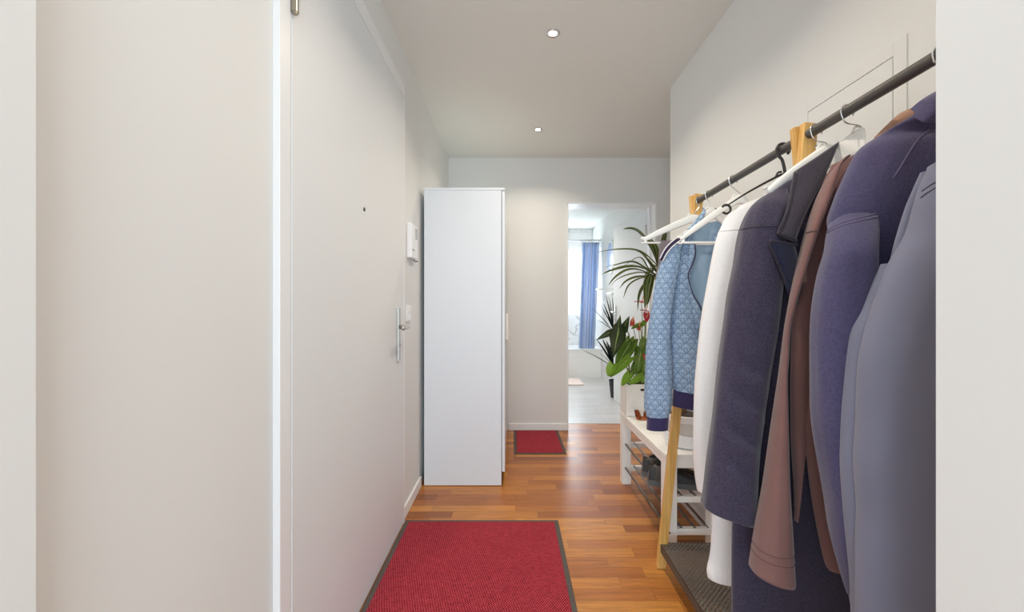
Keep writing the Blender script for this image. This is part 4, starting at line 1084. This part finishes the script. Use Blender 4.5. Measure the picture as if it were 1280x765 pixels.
heart(bm, P(771, 418, 2.462), P(775.5, 393.5, 2.49), 10 * s_, u_, arrow=True, lobes=.02)
heart(bm, P(776, 418, 2.46), P(787, 394.5, 2.49), 12 * s_, u_, arrow=True, lobes=.02)
heart(bm, P(765, 414, 2.5), P(745, 425, 2.52), 9 * s_, u_, arrow=True, lobes=.1)
finish_leaves(bm); link('foliage', bm, m_aloc, t)
bm = bmesh.new(); tube(bm, [r2, P(785, 440, 2.55), P(786, 417, 2.52), P(774, 410, 2.472)], [.005, .0025], 8, 20); tube(bm, [r2, P(780, 445, 2.57), P(770, 420, 2.55), P(765, 414, 2.5)], [.004, .002], 8, 16); link('stems', bm, m_stemg, t)

# spiky plant in the bathroom ------------------------------------------------------
t = thing('dragon_tree', (1.243, 5.03, 0), 'spiky blue-green dragon tree in a dark pot behind the bathroom door', 'plant')
pc = (1.262, 5.03, .003)
bm = bmesh.new(); lathe(bm, pc, [(.045, 0), (.056, .004), (.076, .19), (.08, .2), (.08, .215), (.074, .215), (.072, .18)], 36); link('pot', bm, m_darkpot, t, True, auto=50)
bm = bmesh.new(); lathe(bm, pc, [(.001, .185), (.072, .185), (.072, .192), (.001, .195)], 24); link('soil', bm, m_soil, t)
cA, cB = P(768, 460, 5.02), P(768, 416, 5.04)
bm = bmesh.new(); tube(bm, [(1.27, 5.03, .19), (1.262, 5.03, .35), cA + Vector((0, 0, -.01))], .012, 8, 10); tube(bm, [(1.255, 5.03, .19), (1.26, 5.05, .5), cB + Vector((0, 0, -.02))], .011, 8, 14); link('stem', bm, m_stemb, t)
bm = bmesh.new(); u_ = bm.loops.layers.uv.new('UVMap')
spikes = [(cA, (727, 437), 3), (cA, (745, 423), 6), (cA, (753, 424), 8), (cA, (758, 426), 8), (cA, (762, 430), 6), (cB, (740, 385), 3.5), (cB, (751, 382), 5), (cB, (754, 379), 5), (cB, (757, 368), 4), (cB, (761, 370), 4), (cB, (765, 368), 4), (cB, (747, 400), 4), (cA, (749, 441), 3)]
for c0, tp, w in spikes:
    tp = P(tp[0], tp[1], 5.0 + random.uniform(-.12, .1)); strap(bm, [c0, c0.lerp(tp, .5) + Vector((0, 0, .012)), tp], w / F * 5 * .62, uvl=u_, n=12, fold=.2)
for k in range(26):
    c0 = cA if k % 2 else cB; a = random.uniform(-1.4, 1.6); e = random.uniform(.2, 1.3); ln = random.uniform(.25, .42)
    dr = Vector((math.cos(a) * math.cos(e) * .35, math.sin(a) * math.cos(e), math.sin(e)))
    if dr.y < 0: dr.y *= .3
    tp = c0 + dr * ln; strap(bm, [c0, c0.lerp(tp, .5) + Vector((0, 0, .01)), tp], .02, uvl=u_, n=10, fold=.2)
finish_leaves(bm, .001); link('foliage', bm, m_yucca, t)

# ================================================================== LIGHT
def area(name, loc, rot, sx, sy, e, col):
    l = bpy.data.lights.new(name, 'AREA'); l.shape = 'RECTANGLE'; l.size = sx; l.size_y = sy; l.energy = e; l.color = col
    o = bpy.data.objects.new(name, l); C.objects.link(o); o.location = loc; o.rotation_euler = rot; return o
# daylight: big window of the room behind the camera, and the bathroom window
area('room_window_daylight', (0, YF - .3, 1.2), (math.radians(90), 0, 0), 4.8, 2.3, 182, (.70, .88, 1))
area('bathroom_window_daylight', (.83, 7.40, 1.55), (math.radians(-90), 0, 0), .95, 1.05, 72, (.93, .97, 1))
# unseen ceiling spots added for light: over the door side, in the bathroom
for x, y, e in ((.20, .92, 6.4), (.45, 5.2, 12)):
    t = thing('ceiling_downlight', (x, y, ZC), 'added round recessed ceiling spot above the bathroom tiles, out of the picture' if y > 4 else 'added round recessed ceiling spot above the big mat, out of the picture', 'ceiling light', 'recessed ceiling spots')
    bm = bmesh.new(); lathe(bm, (x, y, ZC), [(.029, -.0005), (.0335, -.0008), (.0335, -.003), (.029, -.0055), (.024, -.004), (.0197, -.0008)], 32); link('trim_ring', bm, m_chrome, t)
    bm = bmesh.new(); lathe(bm, (x, y, ZC), [(.0195, -.001), (.0195, -.0018), (.012, -.0025), (.001, -.003)], 32); link('lamp', bm, m_lamp, t)
    l = bpy.data.lights.new('spot_glow', 'AREA'); l.shape = 'DISK'; l.size = .06; l.energy = e; l.spread = math.radians(136); l.color = (1, .89, .75)
    lo = bpy.data.objects.new('spot_glow', l); C.objects.link(lo); lo.location = (x, y, ZC - .008)
wd_ = bpy.data.worlds.new('sky'); sc.world = wd_; wd_.use_nodes = True
bg = wd_.node_tree.nodes['Background']; bg.inputs[0].default_value = (.93, .97, 1, 1); bg.inputs[1].default_value = 1.3

# ================================================================== CAMERA
cam = bpy.data.cameras.new('camera'); co = bpy.data.objects.new('camera', cam); C.objects.link(co)
co.location = (0, 0, H); co.rotation_euler = (math.radians(90), 0, 0)
cam.sensor_width = 36; cam.lens = 36 * F / 1280; cam.clip_start = .01
sc.camera = co
vs_ = sc.view_settings; vs_.view_transform = 'Standard'; vs_.look = 'None'; vs_.gamma = 1; vs_.use_curve_mapping = False; vs_.exposure = 0.03
sc.cycles.use_denoising = True
sc.cycles.max_bounces = 12; sc.cycles.diffuse_bounces = 8; sc.cycles.transparent_max_bounces = 16
